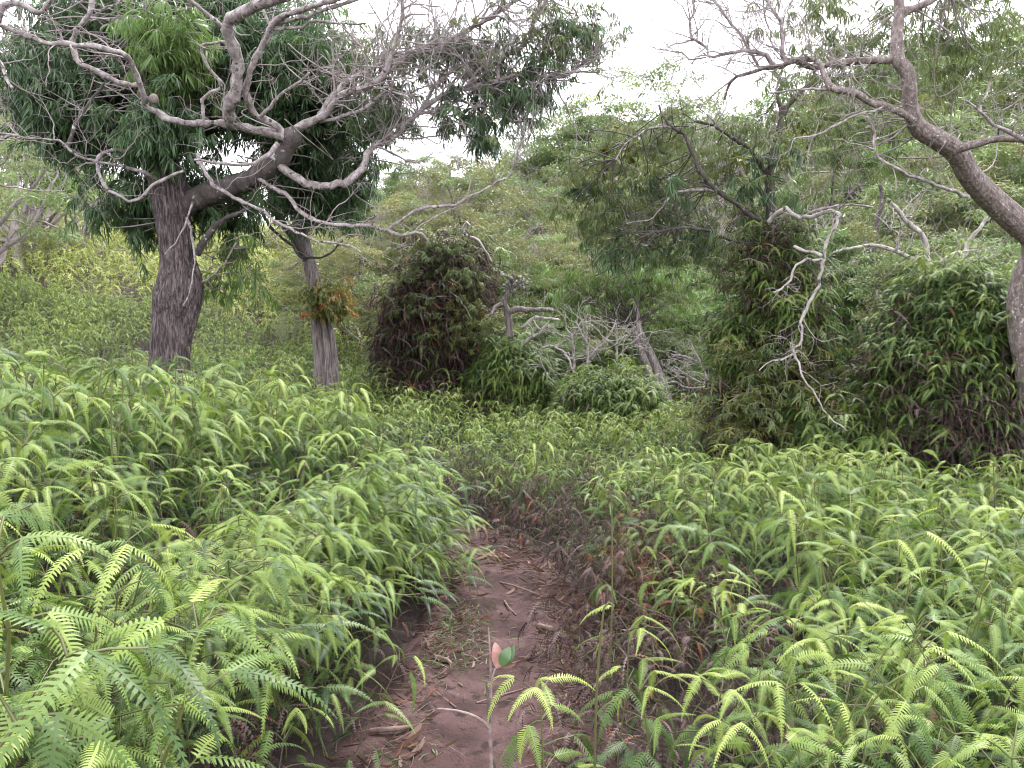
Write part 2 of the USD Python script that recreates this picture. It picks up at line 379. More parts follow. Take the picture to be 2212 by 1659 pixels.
def ferns_upright(name, seed, n, teeth, h=.62, nodes=4, parts=True, mats=('fern_young', 'fern_green', 'fern_deep'), young=1, size=1.0, stalk=False):
    rng = np.random.default_rng(seed)
    c = cls(name)
    lean = rng.uniform(0, 2 * np.pi)
    st = walk((0, 0, -.05), (.12 * math.cos(lean), .12 * math.sin(lean), 1), h + .05, rng, 7, .10, 0)
    S = MB().tube(st, np.linspace(.0035, .002, 8), 4)
    merged = {k: MB() for k in set(mats)}
    az = rng.uniform(0, 6.28)
    tops = np.linspace(.34, 1.0, nodes)
    for j, tt in enumerate(tops):
        x = tt * 7; i = min(int(x), 6); p = st[i] + (st[i + 1] - st[i]) * (x - i)
        az += 1.5 + rng.normal() * .4
        last = j == nodes - 1
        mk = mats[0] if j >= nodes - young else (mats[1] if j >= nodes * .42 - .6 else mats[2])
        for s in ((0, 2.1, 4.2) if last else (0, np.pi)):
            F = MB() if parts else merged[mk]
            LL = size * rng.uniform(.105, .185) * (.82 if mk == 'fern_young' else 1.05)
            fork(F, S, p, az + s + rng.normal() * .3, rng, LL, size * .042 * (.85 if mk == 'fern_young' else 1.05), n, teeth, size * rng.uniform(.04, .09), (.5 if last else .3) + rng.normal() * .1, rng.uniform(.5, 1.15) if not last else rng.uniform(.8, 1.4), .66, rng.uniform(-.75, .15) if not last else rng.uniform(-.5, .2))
            if parts:
                F.build('frond', M[mk], c, smooth=False)
    if stalk:
        w = walk(st[4], (rng.normal() * .15, rng.normal() * .15, 1), h * .6, rng, 8, .06, 0)
        a = np.linspace(0, 4.5, 9); e = unit(w[-1] - w[-2]); sd = unit(np.cross(e, [0.3, 1, 0]))
        curl = w[-1] + .012 * (np.sin(a)[:, None] * e + (1 - np.cos(a))[:, None] * sd) * np.linspace(1, .5, 9)[:, None]
        MB().tube(np.vstack([w, curl[1:]]), np.linspace(.0024, .0016, 17), 4).build('fiddlehead', M['fern_stem'], c)
    S.build('stem', M['fern_stem'], c)
    if not parts:
        for k, b in merged.items():
            b.build('fronds', M[k], c, smooth=False)
    return c


def ferns_drape(name, seed, n, teeth, mats, count=5, size=1.0, droop=1.7, width=1.0):
    """Fronds that lean out of a bank or a trunk towards +x."""
    rng = np.random.default_rng(seed)
    c = cls(name); merged = {k: MB() for k in mats}; S = MB()
    for j in range(count):
        a = rng.normal() * .9
        st = walk((-.05, rng.normal() * .09, rng.normal() * .10), (math.cos(a), math.sin(a), .55), rng.uniform(.08, .34) * size, rng, 4, .2, -.05)
        S.tube(st, np.linspace(.003, .002, 5), 3)
        mk = mats[rng.integers(len(mats))]
        for o in ((-.75, .75) if rng.random() < .6 else (0,)):
            fork(merged[mk], S, st[-1], a + o + rng.normal() * .3, rng, size * rng.uniform(.11, .2), size * .046 * width, n, teeth, .04, .45 + rng.normal() * .2, droop * rng.uniform(.4, .9), .62, rng.uniform(-.6, .25))
        if rng.random() < .5:
            fork(merged[mk], S, st[2], a + rng.choice([-1, 1]) * 1.1, rng, size * rng.uniform(.10, .17), size * .042, n, teeth, .05, .3, droop)
    for k, b in merged.items():
        b.build('fronds', M[k], c, smooth=False)
    S.build('stems', M['fern_stem'], c)
    return c


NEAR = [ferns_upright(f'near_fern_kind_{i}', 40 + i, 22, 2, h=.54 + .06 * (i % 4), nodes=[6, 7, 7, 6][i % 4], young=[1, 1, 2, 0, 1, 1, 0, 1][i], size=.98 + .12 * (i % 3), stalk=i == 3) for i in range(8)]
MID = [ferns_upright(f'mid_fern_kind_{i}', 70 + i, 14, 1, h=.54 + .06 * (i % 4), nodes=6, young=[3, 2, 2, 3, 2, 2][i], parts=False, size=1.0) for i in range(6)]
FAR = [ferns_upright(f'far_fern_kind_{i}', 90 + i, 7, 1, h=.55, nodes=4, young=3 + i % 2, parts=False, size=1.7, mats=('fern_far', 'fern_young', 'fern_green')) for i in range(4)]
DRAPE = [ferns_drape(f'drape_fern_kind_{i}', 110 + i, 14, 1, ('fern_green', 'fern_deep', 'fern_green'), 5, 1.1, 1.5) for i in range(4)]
DRAPE_Y = [ferns_drape(f'drape_light_kind_{i}', 120 + i, 16, 1, ('fern_young', 'fern_green'), 4, 1.05, 1.4) for i in range(3)]
DRAPE_N = [ferns_drape(f'edge_fern_kind_{i}', 140 + i, 20, 2, ('fern_green', 'fern_young', 'fern_green', 'fern_deep'), 3, .9, 1.5) for i in range(4)]
DRAPE_YN = [ferns_drape(f'edge_light_kind_{i}', 150 + i, 20, 2, ('fern_young', 'fern_green'), 3, .95, 1.6) for i in range(2)]
DEAD = [ferns_drape(f'drape_dead_kind_{i}', 130 + i, 12, 1, ('fern_dead',), 5, 1.0, 2.6, .62) for i in range(4)]


# things that keep ferns off: (x, y, radius)
CLEAR = []
R = np.random.default_rng(11)


def scatter(y0, y1, dens, xl=None, xr=None):
    """Random points over the part of the ground that the camera could see, a step to the side included."""
    ymax = y1; wid = lambda y: .70 * y + 1.6
    n = int(dens * (y1 - y0) * 2 * wid(ymax))
    x, y = R.uniform(-wid(ymax), wid(ymax), n), R.uniform(y0, y1, n)
    k = np.abs(x) < wid(y)
    return x[k], y[k]


# ------------------------------------------------------------------ koa leaves: sprigs of hanging sickles
def sickles(B, p, axis, L, W, rng, seg=5, hang=1.0, curve=.9):
    """Sickle-shaped leaves, one at each point p, starting along axis and bending down."""
    p, axis = np.asarray(p, float), unit(axis); n = len(p)
    L, W = np.broadcast_to(L, n), np.broadcast_to(W, n)
    d = axis.copy(); c = [p]; ds = [d]
    sd = unit(np.cross(d, rng.normal(size=(n, 3)))); cv = (rng.normal(size=(n, 1)) * .5 + np.sign(rng.normal(size=(n, 1)))) * curve / seg
    for _ in range(seg):
        d = unit(d + np.array([0, 0, -1.0]) * hang / seg * 1.6 + sd * cv)
        c.append(c[-1] + d * (L / seg)[:, None]); ds.append(d)
    c, ds = np.stack(c, 1), np.stack(ds, 1)
    nrm = unit(np.cross(ds, sd[:, None])); wv = unit(np.cross(nrm, ds))
    t = np.linspace(0, 1, seg + 1)
    w = (np.sin(np.pi * np.clip(t * .92 + .06, 0, 1)) ** .75)[None, :, None] * (W / 2)[:, None, None]
    v = np.stack([c - wv * w, c + wv * w], 2).reshape(n, -1, 3)
    i = np.arange(seg) * 2
    f = np.vstack([np.stack([i, i + 1, i + 3], 1), np.stack([i, i + 3, i + 2], 1)])
    B.add(v.reshape(-1, 3), (f[None] + (2 * seg + 2) * np.arange(n)[:, None, None]).reshape(-1, 3))


def koa_sprig(name, seed, mat, n=26, L=(.11, .19), W=.0135, seg=5, len_=.28, hang=2.3):
    rng = np.random.default_rng(seed); c = cls(name)
    w = walk((0, 0, 0), (1, 0, .1), len_, rng, 5, .2, -.16)
    MB().tube(w, np.linspace(.003, .0015, 6), 3).build('twig', M['twig'], c)
    x = rng.uniform(.05, 1, n) * 5; i = np.minimum(x.astype(int), 4); p = w[i] + (w[i + 1] - w[i]) * (x - i)[:, None]
    a = rng.normal(size=(n, 3)); a[:, 2] = np.abs(a[:, 2]) * .3; ax = unit(a) + unit(w[i + 1] - w[i]) * .6
    B = MB(); sickles(B, p, ax, rng.uniform(*L, n), W * rng.uniform(.8, 1.2, n), rng, seg, hang, 1.2)
    B.build('leaves', M[mat], c, smooth=False)
    return c


SPRIG_D = [koa_sprig(f'dark_sprig_kind_{i}', 200 + i, 'koa_dark') for i in range(4)]
SPRIG_L = [koa_sprig(f'light_sprig_kind_{i}', 210 + i, 'koa_light', 24, (.12, .20)) for i in range(3)]
SPRIG_G = [koa_sprig(f'gold_sprig_kind_{i}', 220 + i, 'koa_gold', 18, (.06, .10), .013, 4, .16, .7) for i in range(3)]
BUSH = [koa_sprig(f'bush_sprig_kind_{i}', 230 + i, 'bush_mix', 22, (.04, .07), .022, 3, .2) for i in range(2)]
SPRIG_M = [koa_sprig(f'mid_sprig_kind_{i}', 240 + i, 'koa_mid', 26, (.06, .115), .0105, 4, .26) for i in range(3)]
SPRIGS = SPRIG_D + SPRIG_L + SPRIG_G + BUSH + SPRIG_M      # 0-3 dark, 4-6 light, 7-9 gold, 10-11 bush


def leafage(parent, spots, rng, name='foliage', kinds=None):
    """spots: (centre, (rx, ry, rz), clusters, sprigs per cluster, spread, kinds). Sprigs hang in loose clusters. Returns cluster centres."""
    pos, idx, cen = [], [], []
    for c, rad, nc, per, spread, ks in spots:
        d = unit(rng.normal(size=(nc, 3))) * (rng.random((nc, 1)) ** .42) * np.asarray(rad)
        cc = np.asarray(c) + d; cen.append(cc)
        k = rng.choice(ks, nc)
        p = np.repeat(cc, per, 0) + rng.normal(size=(nc * per, 3)) * np.array([1, 1, .8]) * spread
        pos.append(p); idx.append(np.repeat(k, per))
    pos, idx = np.vstack(pos), np.concatenate(idx)
    n = len(pos)
    used = sorted(set(idx.tolist())); remap = {u: i for i, u in enumerate(used)}
    instancer(numbered(str(parent.GetPath()), name), [SPRIGS[u] for u in used], np.array([remap[i] for i in idx]), pos,
              quats(rng.uniform(0, 6.28, n), np.abs(rng.normal(size=n)) * .35, rng.uniform(0, 6.28, n)), rng.uniform(.8, 1.25, n))
    return np.vstack(cen)


class Limbs:
    """A tree's skeleton drawn through picture points that each have their own distance."""
    def __init__(s, seed): s.rng = np.random.default_rng(seed); s.all = []

    def limb(s, parent, pts, d0, d1, w0, w1, mat, name='limb', sides=9, step=.07, wob=.012):
        n = len(pts); k = np.linspace(0, 1, n)
        d = np.broadcast_to(np.interp(k, np.linspace(0, 1, np.size(d1) + 1), np.r_[d0, d1]), n)
        p = np.stack([at(x, y, q) for (x, y), q in zip(pts, d)])
        r = np.interp(k, [0, 1], [w0, w1]) / FP * d * (.76 if mat is M['bark_limb'] else 1)
        p, r = resample(p, r, step)
        p[1:-1] += s.rng.normal(size=(len(p) - 2, 3)) * wob * .5
        r = r * (1 + .12 * s.rng.normal(size=len(r)))
        MB().tube(p, r, sides, .055, s.rng).build(name, mat, parent)
        s.all.append((p, r)); return p, r

    def reach(s, B, targets, r=.005, sag=.08, keep=1.0, far=1.3):
        """Thin branches from the nearest limb to each leaf cluster."""
        pts = np.vstack([p for p, _ in s.all])
        for c in targets:
            if s.rng.random() > keep:
                continue
            q = pts[np.argmin(((pts - c) ** 2).sum(1) + s.rng.random(len(pts)) * .05)]
            if np.linalg.norm(c - q) > far:
                q = c + (q - c) * far / np.linalg.norm(c - q) + s.rng.normal(size=3) * .2
            m = (q + c) / 2 + s.rng.normal(size=3) * .2 * np.linalg.norm(c - q) - [0, 0, sag * np.linalg.norm(c - q)]
            p, rr = resample(np.array([q, m, c]), np.array([r * 1.4, r, r * .5]), .15)
            B.tube(p, rr, 4)


def fissured(pts, r, sides, rng, depth=.05, freq=26):
    """A trunk with deep upright bark ridges as geometry."""
    B = MB(); p, rr = np.asarray(pts), np.asarray(r)
    n = len(p); th = np.arange(sides) * 2 * np.pi / sides
    s = np.cumsum(np.r_[0, np.linalg.norm(np.diff(p, axis=0), axis=1)])
    q = np.stack([np.cos(th)[None] * freq / 6.3 + 0 * s[:, None], np.sin(th)[None] * freq / 6.3 + 0 * s[:, None], s[:, None] * 2.4 + 0 * th[None]], -1)
    ridge = np.abs(meshkit.fbm(q, 3, 4) - .5) * 2
    lump = meshkit.fbm(q * .22, 2, 8) - .5
    mul = 1 + depth * (np.clip(ridge * 2.5, 0, 1) - .6) + .16 * lump
    t = unit(np.gradient(p, axis=0)); a = np.cross(t, np.broadcast_to([0, 1.0, .05], t.shape)); a = unit(a); b = np.cross(t, a)
    v = p[:, None] + (rr[:, None] * mul)[..., None] * (np.cos(th)[None, :, None] * a[:, None] + np.sin(th)[None, :, None] * b[:, None])
    i, j = np.meshgrid(np.arange(n - 1), np.arange(sides), indexing='ij')
    f = np.stack([i * sides + j, i * sides + (j + 1) % sides, (i + 1) * sides + (j + 1) % sides, (i + 1) * sides + j], -1).reshape(-1, 4)
    return B.add(v.reshape(-1, 3), np.vstack([f[:, [0, 1, 2]], f[:, [0, 2, 3]]]))


def spine(rows, d):
    """rows: (px, py, half width in picture units) at distance d -> points and radii, densely resampled."""
    a = np.array(rows, float)
    d = np.interp(np.linspace(0, 1, len(a)), np.linspace(0, 1, np.size(d)), np.atleast_1d(d))
    return resample(at(a[:, 0], a[:, 1], d), a[:, 2] / FP * d, .035)


# ------------------------------------------------------------------ the big koa on the left
T = thing('koa_tree', 'big koa tree with thick furrowed trunk and gnarled pale limbs left of the path', 'tree', at(366, 870, 9.0))
T.GetAttribute('xformOp:translate').Set(Gf.Vec3d(0, 0, 0))
L = Limbs(1); rng = np.random.default_rng(2)
pp, rr = spine([(362, 960, 50), (365, 860, 43), (366, 800, 41), (370, 740, 40), (374, 690, 41), (383, 640, 49), (388, 612, 48), (385, 580, 39), (380, 540, 34), (375, 480, 36), (368, 430, 40), (360, 390, 38), (348, 333, 30), (335, 280, 27), (325, 230, 23), (318, 170, 17), (312, 110, 11), (305, 40, 6)], 9.0)
fissured(pp, rr, 120, rng, .11, 34).build('trunk', M['bark_big'], T); L.all.append((pp, rr))
pp, rr = spine([(392, 730, 20), (402, 690, 24), (410, 650, 25), (416, 615, 21), (421, 590, 13), (424, 575, 6)], 9.0)
fissured(pp, rr, 40, rng, .10).build('stub', M['bark_big'], T)
big, pale = M['bark_dark'], M['bark_limb']
g = lambda *a, **k: L.limb(T, *a, **k)
g([(380, 470), (400, 442), (465, 415), (533, 392), (590, 352), (625, 312), (632, 285)], 9.15, [8.9, 8.55, 8.4], 25, 19, big, sides=14)
A = g([(625, 300), (567, 284), (513, 273), (467, 266), (417, 267), (373, 260), (340, 243), (312, 225), (318, 212)], 8.4, [8.0], 13, 8, pale)
_b = trimesh.creation.icosphere(3, radius=.046); _b.vertices = _b.vertices * [1, 1, 1.15] * (.75 + .5 * meshkit.fbm(_b.vertices * 14, 3, 2))[:, None] + at(332, 215, 7.97)
MB().add(_b.vertices, _b.faces).build('burl', M['bark_right'], T)
A1 = g([(312, 222), (303, 183), (290, 150), (277, 125), (243, 108), (183, 98), (140, 94), (110, 95), (60, 80), (10, 57), (-30, 45)], 8.0, [7.4, 7.0], 8, 6, pale)
g([(303, 183), (270, 183), (235, 167), (200, 150), (165, 130), (157, 105), (160, 75), (175, 52), (190, 33), (197, 15), (197, -20)], 8.0, [7.6], 8, 6, pale)
g([(197, 20), (230, 15), (260, 5), (280, -10)], 7.6, [7.6], 3, 2, pale)
Bm = g([(500, 275), (495, 250), (497, 225), (513, 170), (509, 110), (492, 68), (497, 40), (530, 25), (560, 10), (600, -5), (680, -25)], 8.3, [7.6, 7.2], 16, 15, pale, sides=14)
g([(500, 70), (470, 50), (430, 15), (400, -15)], 7.7, [7.4], 6, 4, pale)
B2 = g([(620, 295), (585, 265), (555, 250), (538, 230), (530, 200), (537, 165), (555, 120), (580, 75), (590, 50), (640, 25), (700, 5), (745, -5)], 8.4, [7.9, 7.6], 10, 7, pale)
B3 = g([(565, 250), (590, 225), (605, 205), (640, 180), (668, 157)], 8.2, [8.0], 5, 3, pale)
g([(588, 62), (570, 30), (560, 0), (550, -20)], 7.8, [7.7], 5, 4, pale)
g([(592, 62), (640, 60), (690, 45), (737, 52), (790, 50)], 7.8, [7.7], 4, 2.5, pale)
g([(590, 52), (640, 40), (737, 10), (800, -10)], 7.8, [7.6], 6, 4, pale)
C1 = g([(610, 298), (633, 280), (665, 266), (700, 247), (722, 222), (737, 205), (780, 192), (824, 170), (840, 135), (850, 100), (862, 60), (870, 20), (868, -15)], 8.5, [8.4, 8.2], 12, 5, pale)
C2 = g([(690, 250), (715, 215), (737, 187), (780, 160), (817, 140), (870, 127), (904, 110), (950, 93), (987, 77), (1037, 50), (1087, 20), (1125, -10)], 8.5, [8.8, 9.0], 10, 5, pale)
C3 = g([(600, 350), (640, 385), (680, 402), (737, 397), (770, 378), (784, 360), (794, 330), (817, 310), (857, 293), (880, 267), (924, 227), (950, 210), (997, 193), (1037, 183), (1077, 173), (1130, 163), (1204, 167), (1244, 150), (1284, 120)], 8.5, [8.8, 9.2], 12, 3, pale)
C4 = g([(690, 262), (737, 252), (774, 240), (804, 220), (830, 200), (877, 207)], 8.5, [8.4], 6, 3, pale)
C5 = g([(1060, 178), (1077, 170), (1074, 143), (1087, 123), (1120, 107), (1144, 80), (1154, 43), (1167, 23), (1182, -5)], 9.0, [9.1], 6, 3.5, pale)
C6 = g([(922, 228), (938, 185), (960, 167), (990, 147), (1024, 130), (1055, 112), (1075, 95)], 8.9, [9.0], 5, 2.5, pale)
C7 = g([(970, 213), (1004, 220), (1030, 230), (1064, 230), (1087, 247), (1107, 260), (1135, 262)], 8.9, [9.0], 4, 2, pale)
D = g([(427, 333), (440, 367), (467, 403), (507, 427), (560, 453), (600, 480), (633, 497), (683, 520), (737, 527), (780, 545)], 8.4, [7.8], 6, 2.5, pale)
D2 = g([(555, 385), (580, 400), (617, 420), (650, 457), (683, 477), (737, 487), (780, 486), (835, 497), (860, 480), (900, 453), (950, 446), (975, 446), (1010, 425), (1040, 415), (1070, 395), (1095, 384), (1110, 360), (1120, 335)], 8.6, [8.0, 8.0], 6.5, 2.4, pale)
g([(835, 496), (880, 508), (900, 500), (925, 520)], 8.0, [8.0], 5, 3, pale)
g([(890, 507), (905, 490), (940, 468), (980, 450)], 8.0, [8.0], 3, 2, pale)
E1 = g([(350, 393), (320, 377), (287, 365), (253, 357), (213, 348), (173, 340), (147, 323), (127, 303), (87, 300), (45, 294), (0, 288)], 8.7, [8.0, 7.6], 5, 2.5, pale)
E2 = g([(377, 313), (327, 317), (287, 323), (240, 328), (213, 337), (210, 353), (217, 383), (233, 410), (260, 423), (283, 433), (307, 427), (327, 403), (347, 390), (395, 370)], 8.7, [8.1, 8.3], 5.5, 4, pale)
E3 = g([(147, 318), (165, 270), (185, 235), (205, 205), (225, 180)], 8.0, [8.0], 4, 3, M['bark_dark'])
g([(600, 310), (565, 347), (520, 358), (470, 352), (420, 345)], 8.2, [7.7], 7, 3, pale)
g([(440, 265), (437, 215), (470, 195), (480, 190), (468, 165), (445, 140), (435, 105), (440, 98), (490, 90)], 8.1, [7.8], 5, 3.5, pale)
g([(425, 550), (443, 513), (473, 480), (507, 463), (540, 450)], 8.9, [8.7], 8, 3, M['bark_dark'])
g([(417, 437), (402, 480), (385, 515), (357, 548)], 8.7, [8.5], 3.5, 1.5, pale)
g([(402, 470), (415, 510), (420, 560), (415, 610), (395, 660)], 8.7, [8.6], 4, 1.5, pale)
g([(435, 610), (465, 590), (490, 560), (510, 525)], 9.0, [8.8], 3, 2, pale)
tw = MB(); rg = L.rng
for (p, r), n, l, dp, b in ((A1, 14, .7, 1, None), (A, 8, .6, 1, None), (Bm, 8, .6, 1, None), (B2, 14, .7, 1, None), (B3, 7, .4, 1, None), (C1, 46, .9, 2, (.6, 0, .3)), (C2, 74, 1.05, 2, (.5, 0, .3)), (C3, 104, 1.0, 2, (.6, 0, .1)),
                            (C4, 9, .6, 1, (.5, 0, -.2)), (C5, 26, .8, 2, (.5, 0, .6)), (C6, 24, .8, 2, (.4, 0, .2)), (C7, 16, .5, 1, None), (D, 12, .6, 1, None), (D2, 22, .65, 2, (.3, 0, .3)), (E1, 16, .6, 1, None), (E2, 12, .45, 1, None), (E3, 6, .4, 1, None)):
    twigs(tw, p, r, rg, n, l, dp, .05, .3, bias=b, t0=.2 if b is None else .3)
dk, lt, gd, md = [0, 1, 2, 3], [4, 5, 6], [7, 8, 9], [12, 13, 14]
S = []
def spot(px, py, d, rx, ry, rd, nc, per=9, spread=.17, ks=dk):
    S.append((at(px, py, d), (rx / FP * d, rd, ry / FP * d), nc, per, spread, ks))
spot(330, 130, 10.2, 250, 140, 1.1, 150)
spot(200, 180, 10.0, 150, 130, .9, 75)
spot(110, 190, 9.6, 75, 80, .6, 26)
spot(560, 160, 10.3, 190, 150, 1.0, 120)
spot(400, 30, 10.0, 250, 70, 1.0, 75)
spot(370, 110, 8.9, 60, 75, .35, 20, 10, .15, lt)
spot(640, 100, 9.4, 80, 60, .5, 14, 9, .17, dk + lt[:1])
spot(690, 220, 10.0, 110, 90, .7, 46)
spot(300, 270, 9.7, 110, 70, .6, 30)
spot(290, 440, 9.4, 75, 60, .45, 22, 8, .17)
spot(150, 270, 9.5, 60, 60, .4, 12)
spot(420, 400, 9.7, 90, 70, .5, 18)
spot(480, 440, 9.5, 70, 40, .4, 9)
spot(700, 400, 10.6, 90, 80, .6, 30)
spot(690, 350, 10.6, 90, 60, .6, 24)
spot(830, 130, 9.4, 90, 70, .5, 13, 8, .16, dk + md + md)
spot(980, 110, 9.3, 80, 60, .5, 14, 7, .16, dk + md + gd[:1])
spot(1090, 140, 9.3, 80, 60, .5, 14, 7, .16, dk + md + gd[:1])
spot(1240, 80, 9.2, 80, 85, .5, 19, 6, .16, dk + md + md + gd)
spot(1190, 60, 9.2, 80, 60, .4, 10, 7, .16, md + gd)
spot(1130, 200, 9.2, 80, 30, .4, 8, 7, .15, dk)
spot(820, 245, 9.5, 70, 25, .4, 8, 8, .15)
spot(985, 250, 9.0, 40, 25, .3, 4, 8, .13, dk + gd[:1])
spot(1035, 285, 9.0, 40, 25, .3, 4, 8, .13, dk + md + gd[:1])
spot(335, 255, 8.72, 50, 60, .15, 12, 8, .14, dk)
spot(325, 330, 8.7, 45, 40, .15, 6, 8, .13, dk)
spot(515, 590, 9.4, 38, 70, .25, 5, 5, .12, md + lt)
spot(505, 540, 9.4, 45, 25, .25, 4, 6, .12, md + lt)
cen = leafage(T, S, rng)
L.reach(tw, cen, .006, .05, .8)
tw.build('twigs', M['twig'], T, kind='stuff')
CLEAR.append((*at(366, 870, 9.0)[:2], .33))

# ------------------------------------------------------------------ the split grey trunk behind it
T2 = thing('leaning_tree', 'slim grey split trunk leaning right of the big koa with a red-tipped bush on it', 'tree')
L2 = Limbs(5)
for k, (dx, w) in enumerate(((-11, 11), (6, 10), (20, 8))):
    pp, rr = spine([(705 + dx * 1.1, 850, w * 1.3), (702 + dx, 790, w * 1.15), (697 + dx, 735, w), (690 + dx * .8, 680, w), (682 + dx * .55, 630, w), (674 + dx * .4, 590, w * .95), (665 + dx * .3, 556, w * .9), (656 + dx * .3, 520, w * .85), (649 + dx * .3, 490, w * .8), (643, 440, w * .6), (640, 390, w * .4)], 12.2 + .03 * k)
    fissured(pp, rr, 44, rng, .16, 14).build('trunk', M['bark_grey'], T2); L2.all.append((pp, rr))
g = lambda *a, **k: L2.limb(T2, *a, **k)
g([(662, 560), (645, 535), (627, 505), (607, 475), (588, 455)], 12.1, [11.8], 8, 5, M['bark_dark'])
a = g([(565, 448), (580, 485), (605, 510), (630, 530), (655, 558), (690, 557), (712, 548), (740, 520)], 11.8, [11.7], 3.5, 2, M['bark_dark'])
g([(650, 560), (635, 575), (618, 583), (608, 582)], 11.8, [11.6], 3, 2.5, M['bark_limb'])
tw = MB(); twigs(tw, *a, L2.rng, 8, .5, 1)
S = []; spot(655, 420, 12.3, 70, 70, .7, 22, 9, .2, dk); spot(680, 350, 12.3, 90, 50, .8, 16, 9, .2, dk)
cen = leafage(T2, S, rng); L2.reach(tw, cen, .008, .03, .6); tw.build('twigs', M['twig'], T2, kind='stuff')
X = thing('red_bush', 'small round red and green bush growing on the slim grey trunk', 'bush')
S = []; spot(712, 645, 12.0, 36, 38, .3, 46, 9, .08, [10, 11]); c_ = at(700, 655, 12.0)
cen = leafage(X, S, rng); B = MB()
for c in cen: B.tube(np.array([c_, (c_ + c) / 2 + rng.normal(size=3) * .03, c]), [.009, .006, .003], 4)
B.build('stems', M['bark_dark'], X, kind='stuff')
CLEAR.append((*at(710, 830, 12.2)[:2], .3))

# ------------------------------------------------------------------ the right-hand tree
T3 = thing('koa_tree', 'speckled koa tree at the right edge whose trunk bends over to the left', 'tree')
L3 = Limbs(7)
mat = M['bark_right']
pp, rr = spine([(2236, 1010, 50), (2240, 900, 44), (2236, 800, 43), (2222, 720, 44), (2217, 660, 44), (2226, 600, 42), (2240, 555, 36), (2238, 520, 33), (2205, 487, 31), (2172, 458, 30), (2125, 413, 28), (2092, 375, 26), (2066, 330, 25), (2025, 300, 24), (1990, 280, 22), (1972, 252, 19), (1966, 217, 17), (1965, 183, 17), (1957, 150, 17), (1940, 130, 16), (1937, 83, 14), (1942, 33, 12), (1938, -25, 11)], [7.0, 7.0, 6.8, 6.3, 6.1, 6.1])
rr = rr * .86
fissured(pp, rr, 90, rng, .05).build('trunk', mat, T3); L3.all.append((pp, rr))
g = lambda *a, **k: L3.limb(T3, *a, **k)
R1 = g([(1950, 128), (1908, 127), (1875, 130), (1842, 133), (1802, 137), (1775, 143), (1742, 143), (1715, 127), (1688, 143), (1662, 147), (1625, 157), (1585, 170), (1572, 187), (1565, 215)], 6.1, [6.2, 6.5], 9, 2.5, mat)
R2 = g([(1972, 262), (1948, 244), (1935, 237), (1905, 230), (1875, 220), (1845, 200), (1808, 193), (1788, 180), (1782, 160), (1768, 137), (1748, 125), (1722, 127), (1700, 138)], 6.1, [5.9, 6.2], 8, 5, mat)
g([(1802, 193), (1758, 192), (1718, 193), (1688, 200), (1660, 201)], 5.95, [6.1], 4, 2, M['bark_limb'])
R2c = g([(1905, 232), (1858, 247), (1815, 267), (1788, 280), (1755, 293), (1712, 300)], 5.95, [5.7], 3.5, 2, M['bark_limb'])
R3 = g([(2066, 325), (2108, 310), (2148, 302), (2212, 302), (2270, 300)], 6.15, [5.9], 8, 8, mat)
R4 = g([(2240, 330), (2175, 280), (2138, 263), (2115, 240), (2088, 218)], 5.9, [5.8], 6, 2.5, M['bark_limb'])
g([(2118, 245), (2120, 225), (2128, 205), (2138, 180)], 5.85, [5.9], 3, 2.5, M['bark_limb'])
R5 = g([(2092, 424), (2055, 410), (2008, 393), (1975, 383), (1938, 363), (1902, 347), (1888, 320), (1888, 277), (1872, 250)], 6.1, [5.8, 5.9], 5, 3, M['bark_limb'])
g([(1888, 323), (1842, 310), (1822, 303), (1800, 301)], 5.8, [5.7], 2.5, 1.5, M['bark_limb'])
R6 = g([(1945, 40), (1975, 13), (2000, 8), (2022, -5), (2050, -20)], 6.1, [6.1], 7, 6, mat)
R7 = g([(1680, 150), (1668, 140), (1655, 120), (1648, 113), (1608, 110), (1568, 117), (1530, 124), (1523, 100), (1495, 80), (1488, 60), (1498, 27), (1497, -10)], 6.3, [6.4], 6, 3, M['bark_limb'])
R8 = g([(1700, 138), (1690, 110), (1692, 70), (1680, 40), (1660, 10), (1650, -15)], 6.3, [6.4], 6, 3, M['bark_limb'])
R9 = g([(1640, 145), (1610, 90), (1590, 60), (1560, 25), (1540, -10)], 6.4, [6.6], 4, 2.5, M['bark_limb'])
R10 = g([(1525, 124), (1490, 130), (1475, 115), (1440, 108), (1405, 100)], 6.4, [6.8], 2.5, 1.5, M['bark_limb'])
tw = MB(); rg = L3.rng
for (p, r), n, l, dp, b in ((R1, 42, .6, 2, (-.3, 0, .4)), (R2, 20, .5, 2, None), (R2c, 6, .3, 1, None), (R3, 6, .4, 1, None), (R4, 10, .4, 1, None), (R5, 14, .4, 2, None), (R6, 8, .5, 1, None), (R7, 34, .6, 2, (0, 0, .3)), (R8, 22, .55, 2, None), (R9, 24, .55, 2, None), (R10, 14, .45, 2, None)):
    twigs(tw, p, r, rg, n, l, dp, .03, .32, bias=b, rmin=.0018, rk=.010, t0=.1)
S = []
spot(1830, 60, 7.2, 70, 50, .4, 7, 6, .2, md); spot(1760, 30, 7.2, 90, 40, .4, 6, 6, .2, md); spot(1900, 90, 7.2, 60, 60, .4, 5, 6, .2, md)
spot(2030, 90, 6.9, 60, 35, .4, 7, 8, .2, md); spot(2110, 120, 6.9, 80, 60, .5, 9, 7, .2, md); spot(1860, 260, 7.2, 90, 40, .4, 7, 6, .2, md); spot(1800, 180, 7.2, 90, 40, .4, 6, 6, .2, md)
spot(1800, 300, 6.9, 80, 60, .4, 7, 6, .2, md); spot(2160, 60, 6.9, 70, 50, .5, 7, 7, .2, md)
cen = leafage(T3, S, rng); L3.reach(tw, cen, .005, .03, .8)
tw.build('twigs', M['twig'], T3, kind='stuff')
CLEAR.append((*at(2236, 950, 7.0)[:2], .3))


